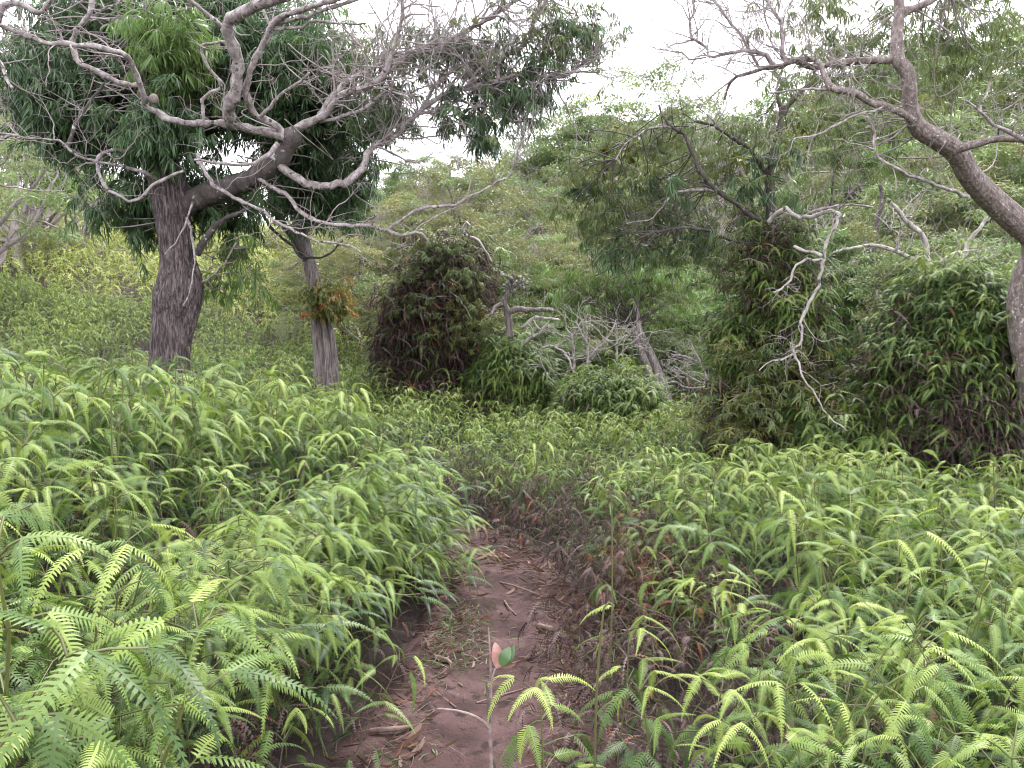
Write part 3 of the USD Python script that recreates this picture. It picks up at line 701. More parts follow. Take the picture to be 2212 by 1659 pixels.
# ------------------------------------------------------------------ trunks and banks draped in ferns
def column(rows, d, rng, sides=40, rough=.22, squash=.8):
    """A lumpy core: rows (px, py, half width) from bottom to top at distance d."""
    a = np.array(rows, float)
    p, r = resample(at(a[:, 0], a[:, 1], d), a[:, 2] / FP * d, .08)
    th = np.arange(sides) * 2 * np.pi / sides; n = len(p)
    ring = np.stack([np.cos(th), np.sin(th) * squash, 0 * th], -1)
    v = p[:, None] + ring * r[:, None, None]
    v = p[:, None] + (v - p[:, None]) * (1 + rough * 2.6 * (meshkit.fbm(v * 1.9, 4, 21) - .5))[..., None]
    i, j = np.meshgrid(np.arange(n - 1), np.arange(sides), indexing='ij')
    f = np.stack([i * sides + j, i * sides + (j + 1) % sides, (i + 1) * sides + (j + 1) % sides, (i + 1) * sides + j], -1).reshape(-1, 4)
    v = np.vstack([v.reshape(-1, 3), p[-1] + [0, 0, r[-1] * .5]])
    e = np.arange(sides); k = (n - 1) * sides
    return v, np.vstack([f[:, [0, 1, 2]], f[:, [0, 2, 3]], np.stack([k + e, k + (e + 1) % sides, np.full(sides, len(v) - 1)], 1)])


def dome(c, rx, ry, h, rng, rough=.3, seed=3):
    s = trimesh.creation.icosphere(4); v = s.vertices * [rx, ry, h]
    v = v * (1 + rough * 2 * (meshkit.fbm(v * 2.0 + seed, 3, seed) - .5))[:, None] + np.asarray(c)
    return v, s.faces


def drape(parent, v, f, rng, n, kinds, name, where=None, size=1.0, lift=.35):
    """Fern fans leaning out of a surface, on the side the photograph shows and round the flanks."""
    tri = v[f]; nr = np.cross(tri[:, 1] - tri[:, 0], tri[:, 2] - tri[:, 0]); area = np.linalg.norm(nr, axis=1); nr = nr / (area[:, None] + 1e-12)
    cen = tri.mean(1); nr = nr * np.sign(((cen - v.mean(0)) * nr).sum(1, keepdims=True) + 1e-9)
    w = area * (nr[:, 1] < .55) * (nr[:, 2] > -.5)
    if where is not None:
        w = w * where(cen, nr)
    k = rng.choice(len(f), n, p=w / w.sum())
    b = rng.dirichlet((1, 1, 1), n)
    pos = (tri[k] * b[..., None]).sum(1); nk = nr[k]
    yaw = np.arctan2(nk[:, 1], nk[:, 0]) + rng.normal(size=n) * .5
    tilt = rng.normal(size=n) * .3; pos = pos + nk * rng.uniform(-.06, .10, (n, 1))
    instancer(numbered(str(parent.GetPath()), name), kinds, rng.integers(0, len(kinds), n), pos, quats(yaw, tilt, yaw), size * rng.uniform(.6, 1.3, n))


rng = np.random.default_rng(31)
# tall fern-hung trunk in the middle distance
X = thing('fern_stump', 'tall broad dead trunk hung with brown dead fern in the centre', 'stump')
v, f = column([(945, 905, 100), (940, 850, 90), (930, 800, 80), (928, 740, 76), (936, 690, 72), (950, 640, 68), (958, 590, 60), (950, 550, 46), (955, 520, 26), (958, 500, 9)], 13.2, rng, 40, .4)
MB().add(v, f).build('trunk', M['humus'], X)
zt = v[:, 2].max()
drape(X, v, f, rng, 640, DEAD, 'dead_fronds', lambda c, n: np.where(c[:, 2] < zt - 1.0, 1.0, .45), 1.5)
drape(X, v, f, rng, 101, DRAPE, 'fern_fronds', lambda c, n: .25 + 2.2 * (meshkit.noise(c * 2.1, 4) > .56) + 1.0 * (n[:, 0] < -.5) + 1.2 * (n[:, 0] > .6), 1.35)
S = []
for px, py, nc in ((960, 560, 7), (1000, 600, 9), (900, 590, 7), (930, 650, 10), (1010, 670, 11), (970, 715, 8), (1020, 720, 8), (880, 660, 6), (960, 520, 6), (1000, 540, 6), (905, 540, 5), (1040, 690, 5)):
    spot(px, py, 12.75 if py < 600 else 12.5, 34, 26, .25, nc, 6, .12, [7, 8, 12, 13, 14])
leafage(X, S, rng, 'sprouting_leaves')
L4 = Limbs(9)
for q in (([(955, 610), (968, 628), (985, 640), (1005, 665), (1020, 690)], 2), ([(975, 640), (950, 640), (925, 645), (905, 640)], 1.6), ([(968, 628), (985, 612), (998, 600)], 1.6), ([(1010, 510), (1000, 495), (1008, 480), (1015, 487)], 4), ([(1015, 512), (1035, 520), (1050, 545), (1062, 565)], 3)):
    L4.limb(X, q[0], 12.4, [12.3], q[1], q[1] * .6, M['dead_white'], name='dead_branch', sides=5)
CLEAR.append((*at(940, 850, 13.3)[:2], .75))
B = at(1000, 800, 12.6)
X = thing('fern_mound', 'sloping heap of brown dead fern at the foot of the tall draped trunk', 'mound')
v, f = dome((B[0], 12.6, ground(B[0], 12.6)), .62, .5, .62, rng, .3, 4)
MB().add(v, f).build('core', M['humus'], X); drape(X, v, f, rng, 170, DEAD, 'dead_fronds', None, 1.3); drape(X, v, f, rng, 10, DRAPE_Y, 'fern_fronds', None, 1.2)
X = thing('fern_mound', 'rounded green fern mound right of the tall draped trunk', 'mound')
v, f = column([(1108, 870, 58), (1108, 815, 48), (1104, 785, 32), (1100, 765, 18), (1098, 752, 8)], 12.6, rng, 32)
MB().add(v, f).build('core', M['humus'], X); drape(X, v, f, rng, 217, DRAPE, 'fern_fronds', None, 1.05); drape(X, v, f, rng, 110, DRAPE_Y, 'light_fronds', None, .95); drape(X, v, f, rng, 40, DEAD, 'dead_fronds', None, 1.2)
CLEAR.append((*at(1100, 850, 12.7)[:2], .5))
X = thing('fern_mound', 'low wide dark green fern mound with a rusty top in front of grey leaning trunks', 'mound')
v, f = column([(1315, 920, 84), (1316, 890, 78), (1322, 868, 60), (1330, 852, 36), (1330, 842, 15)], 11.6, rng, 36)
MB().add(v, f).build('core', M['humus'], X); drape(X, v, f, rng, 90, MID, 'upright_ferns', None, .75); drape(X, v, f, rng, 304, DRAPE, 'fern_fronds', None, 1.0); drape(X, v, f, rng, 100, DRAPE_Y, 'light_fronds', lambda c, n: n[:, 2] > .2, .95); drape(X, v, f, rng, 40, DEAD, 'dead_fronds', None, 1.2)
CLEAR.append((*at(1320, 870, 11.7)[:2], .7))
# the dark tree on the right whose trunk is buried in ferns
X = thing('dark_tree', 'dark-barked forked tree rising out of a fern-smothered trunk right of centre', 'tree')
v, f = column([(1640, 1040, 95), (1640, 980, 84), (1648, 900, 78), (1660, 800, 74), (1666, 700, 66), (1670, 620, 60), (1668, 560, 46), (1662, 510, 30), (1660, 480, 14)], 8.6, rng, 44, .42)
MB().add(v, f).build('trunk', M['humus'], X)
z0, z1 = v[:, 2].min(), v[:, 2].max()
drape(X, v, f, rng, 60, MID, 'upright_ferns', lambda c, n: meshkit.noise(c * 2.3, 6) > .45, .7)
drape(X, v, f, rng, 330, DEAD, 'dead_fronds', lambda c, n: 1.0 + 1.2 * (c[:, 2] < z0 + 1.0), 1.1)
drape(X, v, f, rng, 377, DRAPE, 'fern_fronds', lambda c, n: .5 + 1.5 * (n[:, 0] > 0) + 1.6 * (meshkit.noise(c * 2.3, 6) > .55), .88)
drape(X, v, f, rng, 110, DRAPE_Y, 'light_fronds', lambda c, n: meshkit.noise(c * 2.3, 6) > .5, 1.0)
S = []
for px, py, nc in ((1600, 800, 10), (1560, 860, 12), (1600, 900, 14), (1640, 870, 12), (1680, 780, 10), (1580, 940, 10), (1650, 940, 10), (1740, 800, 10), (1780, 840, 10), (1740, 900, 8), (1700, 830, 8), (1540, 890, 8), (1620, 760, 6), (1760, 760, 8)):
    spot(px, py, 7.85 if abs(px - 1650) < 90 else 8.1, 58, 46, .28, int(nc * .5), 4, .12, [7, 8, 9, 12])
leafage(X, S, rng, 'sprouting_leaves')
L5 = Limbs(13); bd = M['bark_dark']
g = lambda *a, **k: L5.limb(X, *a, **k)
a1 = g([(1662, 500), (1662, 430), (1660, 383), (1665, 350), (1675, 300), (1688, 253), (1690, 230)], 8.6, [8.6], 9, 6, bd)
a2 = g([(1688, 256), (1705, 225), (1722, 203), (1748, 183), (1775, 173), (1830, 165), (1880, 160), (1930, 158)], 8.6, [8.3], 6, 3.5, bd)
a3 = g([(1690, 240), (1681, 200), (1688, 183), (1675, 157), (1678, 140)], 8.6, [8.5], 5, 3, bd)
a4 = g([(1656, 372), (1635, 347), (1615, 317), (1575, 293), (1542, 273), (1500, 262)], 8.6, [8.2], 5, 2.5, bd)
a5 = g([(1640, 475), (1618, 463), (1585, 437), (1545, 410), (1515, 373), (1495, 327), (1475, 287), (1447, 273), (1424, 227)], 8.5, [8.2, 8.2], 6, 2.5, bd)
a6 = g([(1548, 412), (1508, 409), (1475, 413), (1447, 423), (1433, 443), (1404, 473), (1354, 483)], 8.3, [8.0, 7.9], 4, 1.8, M['bark_limb'])
a7 = g([(1640, 530), (1562, 513), (1522, 497), (1475, 493), (1430, 497), (1387, 513)], 8.4, [8.0], 4, 2, bd)
a8 = g([(1450, 275), (1397, 280), (1370, 297), (1347, 317), (1330, 345)], 8.2, [8.0], 3, 1.5, M['bark_limb'])
g([(1735, 470), (1760, 455), (1790, 447), (1838, 443), (1885, 448)], 8.2, [8.2], 3.5, 2.5, M['bark_limb'])
g([(1800, 470), (1820, 440), (1845, 410), (1870, 400)], 8.3, [8.3], 2, 1.5, bd)
g([(1790, 450), (1800, 400), (1802, 340), (1805, 290)], 8.4, [8.4], 2.4, 1.6, bd)
a9 = g([(1660, 480), (1672, 462), (1702, 457), (1728, 473), (1758, 467), (1802, 453), (1812, 464), (1795, 500), (1785, 532), (1775, 579), (1762, 626), (1748, 666), (1732, 686), (1732, 712), (1715, 756), (1722, 789), (1735, 816)], 8.1, [7.6, 7.3], 5, 2.2, M['dead_white'], name='dead_limb', wob=.03)
a10 = g([(1776, 560), (1741, 559), (1715, 579), (1705, 606), (1692, 622), (1672, 632)], 7.5, [7.4], 3, 1.8, M['dead_white'], name='dead_branch')
g([(1775, 552), (1745, 545), (1715, 532)], 7.5, [7.7], 3.5, 2.5, M['dead_white'], name='dead_branch')
g([(1735, 816), (1760, 850), (1790, 900), (1830, 930)], 7.3, [7.2], 2, 1, M['dead_white'], name='dead_branch')
g([(1722, 760), (1690, 775), (1665, 780), (1640, 800)], 7.3, [7.3], 2, 1, M['dead_white'], name='dead_branch')
tw = MB(); rg = L5.rng
for (p, r), n, l, dp in ((a2, 16, .5, 2), (a3, 10, .4, 2), (a4, 16, .45, 2), (a5, 20, .5, 2), (a6, 16, .4, 2), (a7, 18, .45, 2), (a8, 10, .4, 1)):
    twigs(tw, p, r, rg, n, l, dp, .02, .3, rmin=.002)
tw.build('twigs', bd, X, kind='stuff')
tw = MB()
for (p, r), n, l in ((a9, 26, .38), (a10, 9, .22)):
    twigs(tw, p, r, rg, n, l, 1, -.02, .3, rmin=.002)
tw.build('dead_twigs', M['dead_white'], X, kind='stuff')
S = []
for px, py, rx, ry, nc, ks in ((1430, 300, 70, 50, 7, md + gd[:1]), (1350, 340, 80, 60, 9, md + gd[:1]), (1280, 400, 70, 70, 8, md + gd[:1]), (1440, 400, 80, 60, 10, md + gd[:1]), (1350, 440, 90, 60, 12, md + dk[:1]), (1380, 520, 90, 50, 12, md + dk[:1]), (1480, 470, 70, 60, 7, md + dk[:1]), (1540, 340, 60, 50, 6, md + gd[:1]), (1590, 380, 60, 60, 6, md + dk[:1]), (1300, 500, 50, 50, 6, md), (1640, 300, 50, 50, 6, md + dk[:1]), (1740, 260, 60, 60, 8, md + gd), (1520, 540, 70, 40, 7, md), (1600, 250, 40, 30, 4, md)):
    spot(px, py, 8.7, rx, ry, .5, nc, 7, .17, ks)
cen = leafage(X, S, rng); B = MB(); L5.reach(B, cen, .005, .03, .9); B.build('thin_branches', bd, X, kind='stuff')
CLEAR.append((*at(1650, 1000, 8.6)[:2], .62))
# the high fern bank under the right tree
X = thing('fern_bank', 'high bank of drooping green and dead brown ferns under the right-hand tree', 'bank')
v, f = column([(2070, 1090, 215), (2070, 1000, 195), (2070, 900, 175), (2065, 800, 148), (2060, 730, 110), (2055, 680, 70), (2050, 645, 28)], 7.9, rng, 60, .5, .75)
MB().add(v, f).build('core', M['humus'], X)
dead = lambda c, n: (meshkit.noise(c * 1.5 + 7, 12) > .52) * 1.0 + 1.6 * ((c[:, 0] > 4.1) & (c[:, 2] < 1.35))
drape(X, v, f, rng, 520, DEAD, 'dead_fronds', lambda c, n: .15 + dead(c, n), 1.1)
drape(X, v, f, rng, 754, DRAPE, 'fern_fronds', lambda c, n: 1.25 - np.clip(dead(c, n), 0, 1.1), .9)
drape(X, v, f, rng, 150, DRAPE_Y, 'light_fronds', lambda c, n: (1.2 - np.clip(dead(c, n), 0, 1.1)) * (.3 + (n[:, 2] > .2)), 1.0)
drape(X, v, f, rng, 150, MID, 'upright_ferns', lambda c, n: (n[:, 2] > .15) * (1.2 - np.clip(dead(c, n), 0, 1.1)), .75)
X = thing('fern_mound', 'dark green fern mound between the dark forked tree and the high bank', 'mound')
v, f = dome((at(1815, 900, 8.0)[0], 8.0, .0), .42, .4, .8, rng, .3, 14)
MB().add(v, f).build('core', M['humus'], X); drape(X, v, f, rng, 304, DRAPE, 'fern_fronds', None, 1.1); drape(X, v, f, rng, 70, DEAD, 'dead_fronds', None, 1.0); drape(X, v, f, rng, 30, DRAPE_Y, 'light_fronds', None, 1.0)

# ------------------------------------------------------------------ dead wood in the middle distance
L6 = Limbs(17); dw = M['dead_white']


def snag(name, label, cat, limbs, ntw=0, lt=.3, mat=dw, extra=None):
    X = thing(name, label, cat); tw = MB()
    for pts, d, w0, w1 in limbs:
        p, r = L6.limb(X, pts, d, [d - .2], w0, w1, mat, name='limb', sides=7)
        if ntw:
            twigs(tw, p, r, L6.rng, ntw, lt, 1, .03, .3, rmin=.003)
    tw.build('twigs', mat, X, kind='stuff')
    return X


X = snag('dead_tree', 'small lichen-crusted dead tree with a forked top right of the draped trunk', 'dead tree', [([(1100, 730), (1100, 706), (1097, 672), (1087, 652), (1097, 632), (1110, 616), (1122, 608)], 12.3, 9, 5), ([(1100, 674), (1120, 668), (1147, 669), (1175, 668), (1196, 671)], 12.2, 6, 4), ([(1088, 655), (1070, 664), (1060, 680)], 12.2, 5, 3), ([(1108, 617), (1103, 600)], 12.2, 5, 4)], 3, .25, M['bark_grey'])
B = MB()
for k in range(60):
    s_ = trimesh.creation.icosphere(1, radius=float(rng.uniform(.012, .03))); s_.vertices = s_.vertices * rng.uniform(.6, 1.2, 3)
    q = at(rng.normal(1118, 17), rng.normal(612, 10), 12.15 + rng.normal() * .06); B.add(s_.vertices + rng.normal(size=s_.vertices.shape) * .008 + q, s_.faces)
B.build('lichen', M['lichen'], X, kind='stuff')
snag('dead_branch', 'bleached crooked dead branch above the dark hollow at centre', 'dead branch', [([(1128, 708), (1140, 697), (1157, 686), (1180, 688), (1207, 691)], 12.2, 4, 3), ([(1150, 690), (1160, 705), (1172, 715), (1180, 700)], 12.2, 2.5, 1.6)], 3, .25)
snag('dead_branch', 'bleached forked dead branch below the crooked one at centre', 'dead branch', [([(1133, 742), (1145, 730), (1160, 722), (1174, 708), (1185, 695)], 12.1, 4, 2), ([(1150, 728), (1148, 712), (1140, 700)], 12.1, 2.5, 1.5), ([(1160, 722), (1178, 715), (1195, 700)], 12.1, 2.5, 1.5)], 2, .2)
snag('bare_shrub', 'white many-stemmed leafless shrub left of the low fern mound', 'shrub', [([(1270, 800), (1268, 745), (1257, 722), (1243, 692)], 12.4, 3.2, 1.4), ([(1270, 775), (1285, 757), (1304, 740), (1324, 712), (1331, 690)], 12.4, 2.6, 1.3), ([(1240, 806), (1235, 730), (1222, 705), (1221, 680)], 12.4, 3, 1.6), ([(1235, 740), (1244, 715), (1260, 690)], 12.4, 2.5, 1.5), ([(1170, 752), (1190, 748), (1210, 755), (1228, 775), (1236, 800)], 12.3, 2.5, 1.8), ([(1270, 790), (1282, 770), (1290, 740)], 12.4, 2, 1.2), ([(1332, 780), (1332, 730), (1330, 700)], 12.5, 2.6, 1.4), ([(1332, 775), (1355, 750), (1377, 730)], 12.4, 2, 1.4), ([(1200, 830), (1172, 790), (1165, 760)], 12.2, 1.8, 1.2)], 9, .55)
X = thing('leaning_tree', 'two leaning grey furrowed trunks behind the low fern mound', 'tree')
for q in ([(1440, 870, 15), (1428, 829, 13), (1414, 789, 11), (1397, 749, 9), (1383, 720, 8), (1375, 680, 7), (1372, 640, 6)], [(1410, 840, 13), (1402, 800, 10), (1390, 770, 9), (1378, 740, 7), (1368, 700, 6)]):
    pp, rr = spine(q, 13.5); fissured(pp, rr, 40, rng, .14, 14).build('trunk', M['bark_grey'], X)
S = []
for q in ((1340, 640), (1400, 600), (1450, 640), (1290, 600), (1360, 560), (1430, 700), (1260, 640), (1230, 590), (1310, 690)):
    spot(*q, 13.9, 55, 45, .5, 9, 7, .2, lt + md + md)
cen = leafage(X, S, rng); B = MB(); L7 = Limbs(19); L7.all.append((pp, rr)); L7.reach(B, cen, .008, .02, .9); B.build('thin_branches', M['bark_dark'], X, kind='stuff')
snag('bare_shrub', 'tangled leafless grey shrub left of the fern-smothered dark trunk', 'shrub', [([(1530, 840), (1520, 800), (1505, 770), (1490, 735)], 9.8, 4, 2), ([(1535, 830), (1500, 820), (1470, 800), (1455, 790)], 9.7, 2.5, 1.4), ([(1520, 800), (1540, 770), (1545, 730)], 9.7, 2, 1.4), ([(1530, 835), (1490, 838), (1455, 825), (1430, 830)], 9.6, 2, 1.2), ([(1512, 785), (1480, 770), (1450, 765)], 9.7, 2, 1.2)], 10, .4)
snag('dead_tree', 'leafless pale tree with curving stems behind the high fern bank', 'dead tree', [([(2028, 640), (2022, 609), (2008, 569), (1995, 512), (1958, 479), (1945, 460), (1925, 439)], 9.6, 7, 4), ([(1995, 640), (1988, 602), (1968, 559), (1935, 542), (1905, 533), (1888, 529), (1840, 535), (1800, 545)], 9.8, 6, 2.5), ([(2070, 620), (2080, 566), (2092, 522), (2115, 495), (2132, 470)], 9.7, 5, 3), ([(2015, 590), (2035, 560), (2070, 545), (2110, 540)], 9.6, 2.5, 1.6), ([(1935, 545), (1945, 500), (1938, 470)], 9.7, 3, 2)], 8, .5)
snag('stump', 'short broken grey stump beyond the dead curving stems', 'stump', [([(1845, 620), (1843, 590), (1842, 565)], 15, 12, 10)], 0, .3, M['bark_grey'])
snag('tree_trunk', 'thin brown bare trunk between the broken stump and the pale leafless tree', 'trunk', [([(1915, 650), (1905, 610), (1890, 570), (1882, 530)], 14, 10, 7), ([(1890, 560), (1895, 480), (1905, 440), (1900, 400)], 14, 6, 4)], 3, .5, M['bark_dark'])

# a limb of the neighbour tree that reaches in at the left edge
X = thing('edge_tree', 'grey tree just outside the left edge whose limbs reach into the frame', 'tree')
L8 = Limbs(23); g = lambda *a, **k: L8.limb(X, *a, **k)
g([(-230, 960), (-225, 700), (-200, 520), (-150, 380), (-90, 250), (-40, 130), (-5, 20)], 8.6, [8.4], 26, 14, M['bark_limb'], 'trunk', sides=14)
a = g([(-60, 170), (-20, 122), (5, 140), (12, 165), (27, 190)], 8.4, [8.2], 7, 4, M['bark_limb'])
b = g([(-20, 60), (20, 8), (50, 12), (85, 28), (105, 8), (118, -12)], 8.4, [8.1], 9, 5, M['bark_limb'])
c = g([(-150, 380), (-60, 330), (0, 300), (40, 290)], 8.5, [8.3], 8, 3, M['bark_limb'])
tw = MB()
for p, r in (a, b, c): twigs(tw, p, r, L8.rng, 10, .6, 2, .03)
tw.build('twigs', M['twig'], X, kind='stuff')
CLEAR.append((*at(-230, 900, 8.6)[:2], .3))


# ------------------------------------------------------------------ the trees of the hillside: a few kinds, many individuals
def tree_kind(name, seed, H, mats, nleaf, L, W, bark, base=.25, spread=.9, tip_s=.30, levels=2, up=.10, flat=.6, hang=.9, nl=6, gap=.42, twig_n=5):
    rng = np.random.default_rng(seed); c = cls(name)
    tr = walk((0, 0, -.3), (rng.normal() * .1, rng.normal() * .1, 1), H * base + .3, rng, 6, .13, .05)
    p, r = resample(tr, np.linspace(.026 * H, .017 * H, 7), .15)
    MB().tube(p, r, 9, .05, rng).build('trunk', bark, c)
    tips = []; tw = MB()
    for k in range(nl):
        a = k * 6.283 / nl + rng.normal() * .35; e = rng.uniform(.35, 1.25)
        st = tr[-1] if k % 2 else tr[-2]
        w = walk(st, (math.cos(a) * math.cos(e), math.sin(a) * math.cos(e), math.sin(e)), H * (1 - base) * rng.uniform(.7, 1.0) * (1 if e > .8 else spread), rng, 9, .2, up)
        q, rr = resample(w, np.linspace(.013 * H, .003 * H, 10), .15)
        MB().tube(q, rr, 6, .05, rng).build('limb', bark, c)
        twigs(tw, q, rr, rng, twig_n + 3, H * .26, levels, .06, .28, tips=tips, t0=.3, rmin=.006, rk=.014)
    tw.build('twigs', bark, c, kind='stuff')
    T = np.array([t[0] for t in tips])
    if nleaf:
        T = T[meshkit.noise(T * .9 + seed, seed) > .30]
        # thin out to well-spaced clump centres so that the crown has gaps
        keep = []
        for i in rng.permutation(len(T)):
            if all(np.linalg.norm(T[i] - T[j]) > gap for j in keep): keep.append(i)
        T = T[keep]; per = max(1, nleaf // len(T)); n = per * len(T)
        rad = np.repeat(tip_s * rng.uniform(.7, 1.3, len(T)), per)[:, None]
        dirs = unit(rng.normal(size=(n, 3))); dirs[:, 2] = np.where(dirs[:, 2] < -.2, -dirs[:, 2] * .7, dirs[:, 2])
        pos = np.repeat(T, per, 0) + dirs * rad * (rng.random((n, 1)) ** .4) * np.array([1, 1, flat])
        ax = rng.normal(size=(n, 3)) + dirs * .7; ax[:, 2] -= hang; ax = unit(ax)
        sd = unit(np.cross(ax, rng.normal(size=(n, 3)) + [0, 0, 1.2])); nr = np.cross(ax, sd)
        l = (L * rng.uniform(.7, 1.3, n))[:, None]; w = (W * rng.uniform(.7, 1.3, n))[:, None]
        m = pos + ax * l * .5 + nr * l * rng.normal(size=(n, 1)) * .12
        v = np.stack([pos, m - sd * w / 2, m + sd * w / 2, pos + ax * l + sd * l * rng.normal(size=(n, 1)) * .1], 1)
        f = np.array([[0, 1, 2], [2, 1, 3]])
        which = np.repeat(rng.random(len(T)), per) + rng.normal(size=n) * .08
        cut = np.quantile(which, np.linspace(0, 1, len(mats) + 1))
        for i, mk in enumerate(mats):
            s = (which >= cut[i]) & (which <= cut[i + 1]); k = s.sum()
            MB().add(v[s].reshape(-1, 3), (f[None] + 4 * np.arange(k)[:, None, None]).reshape(-1, 3)).build('foliage', M[mk], c, smooth=False, kind='stuff')
    top = np.quantile(T[:, 2], .985) + tip_s * .8
    return c, top


K = {
    'koa': tree_kind('koa_kind', 301, 6, ('far_green', 'far_olive'), 46000, 0.16, 0.03, M['twig'], .22, 1.0, .46),
    'koa2': tree_kind('koa_second_kind', 302, 6, ('far_bright', 'far_green'), 46000, 0.16, 0.032, M['twig'], .25, 1.0, .46),
    'olive': tree_kind('olive_kind', 303, 4.5, ('far_olive', 'far_olive', 'far_green'), 44000, 0.09, 0.03, M['bark_grey'], .10, 1.2, .34, hang=.1, nl=8, gap=.3),
    'round': tree_kind('round_kind', 304, 7, ('far_bright', 'far_green'), 44000, 0.11, 0.055, M['bark_grey'], .2, .9, .52, hang=.0, nl=8, gap=.5),
    'thin': tree_kind('thin_kind', 305, 6, ('far_green', 'far_bright'), 9000, .20, .032, M['twig'], .2, 1.1, .34, nl=8, gap=.6),
    'bare': tree_kind('bare_kind', 306, 6, (), 0, .1, .1, M['twig'], .12, 1.0, nl=8, twig_n=7),
    'white': tree_kind('white_kind', 307, 6, (), 0, .1, .1, M['dead_white'], .4, .8, nl=5, levels=1, twig_n=2),
    'feather': tree_kind('feather_kind', 308, 4, ('far_bright', 'koa_light'), 30000, 0.15, 0.026, M['twig'], .15, 1.1, .36, nl=7, hang=1.5, gap=.36),
}
TR = np.random.default_rng(77)
HILL = 'trees on the hillside'
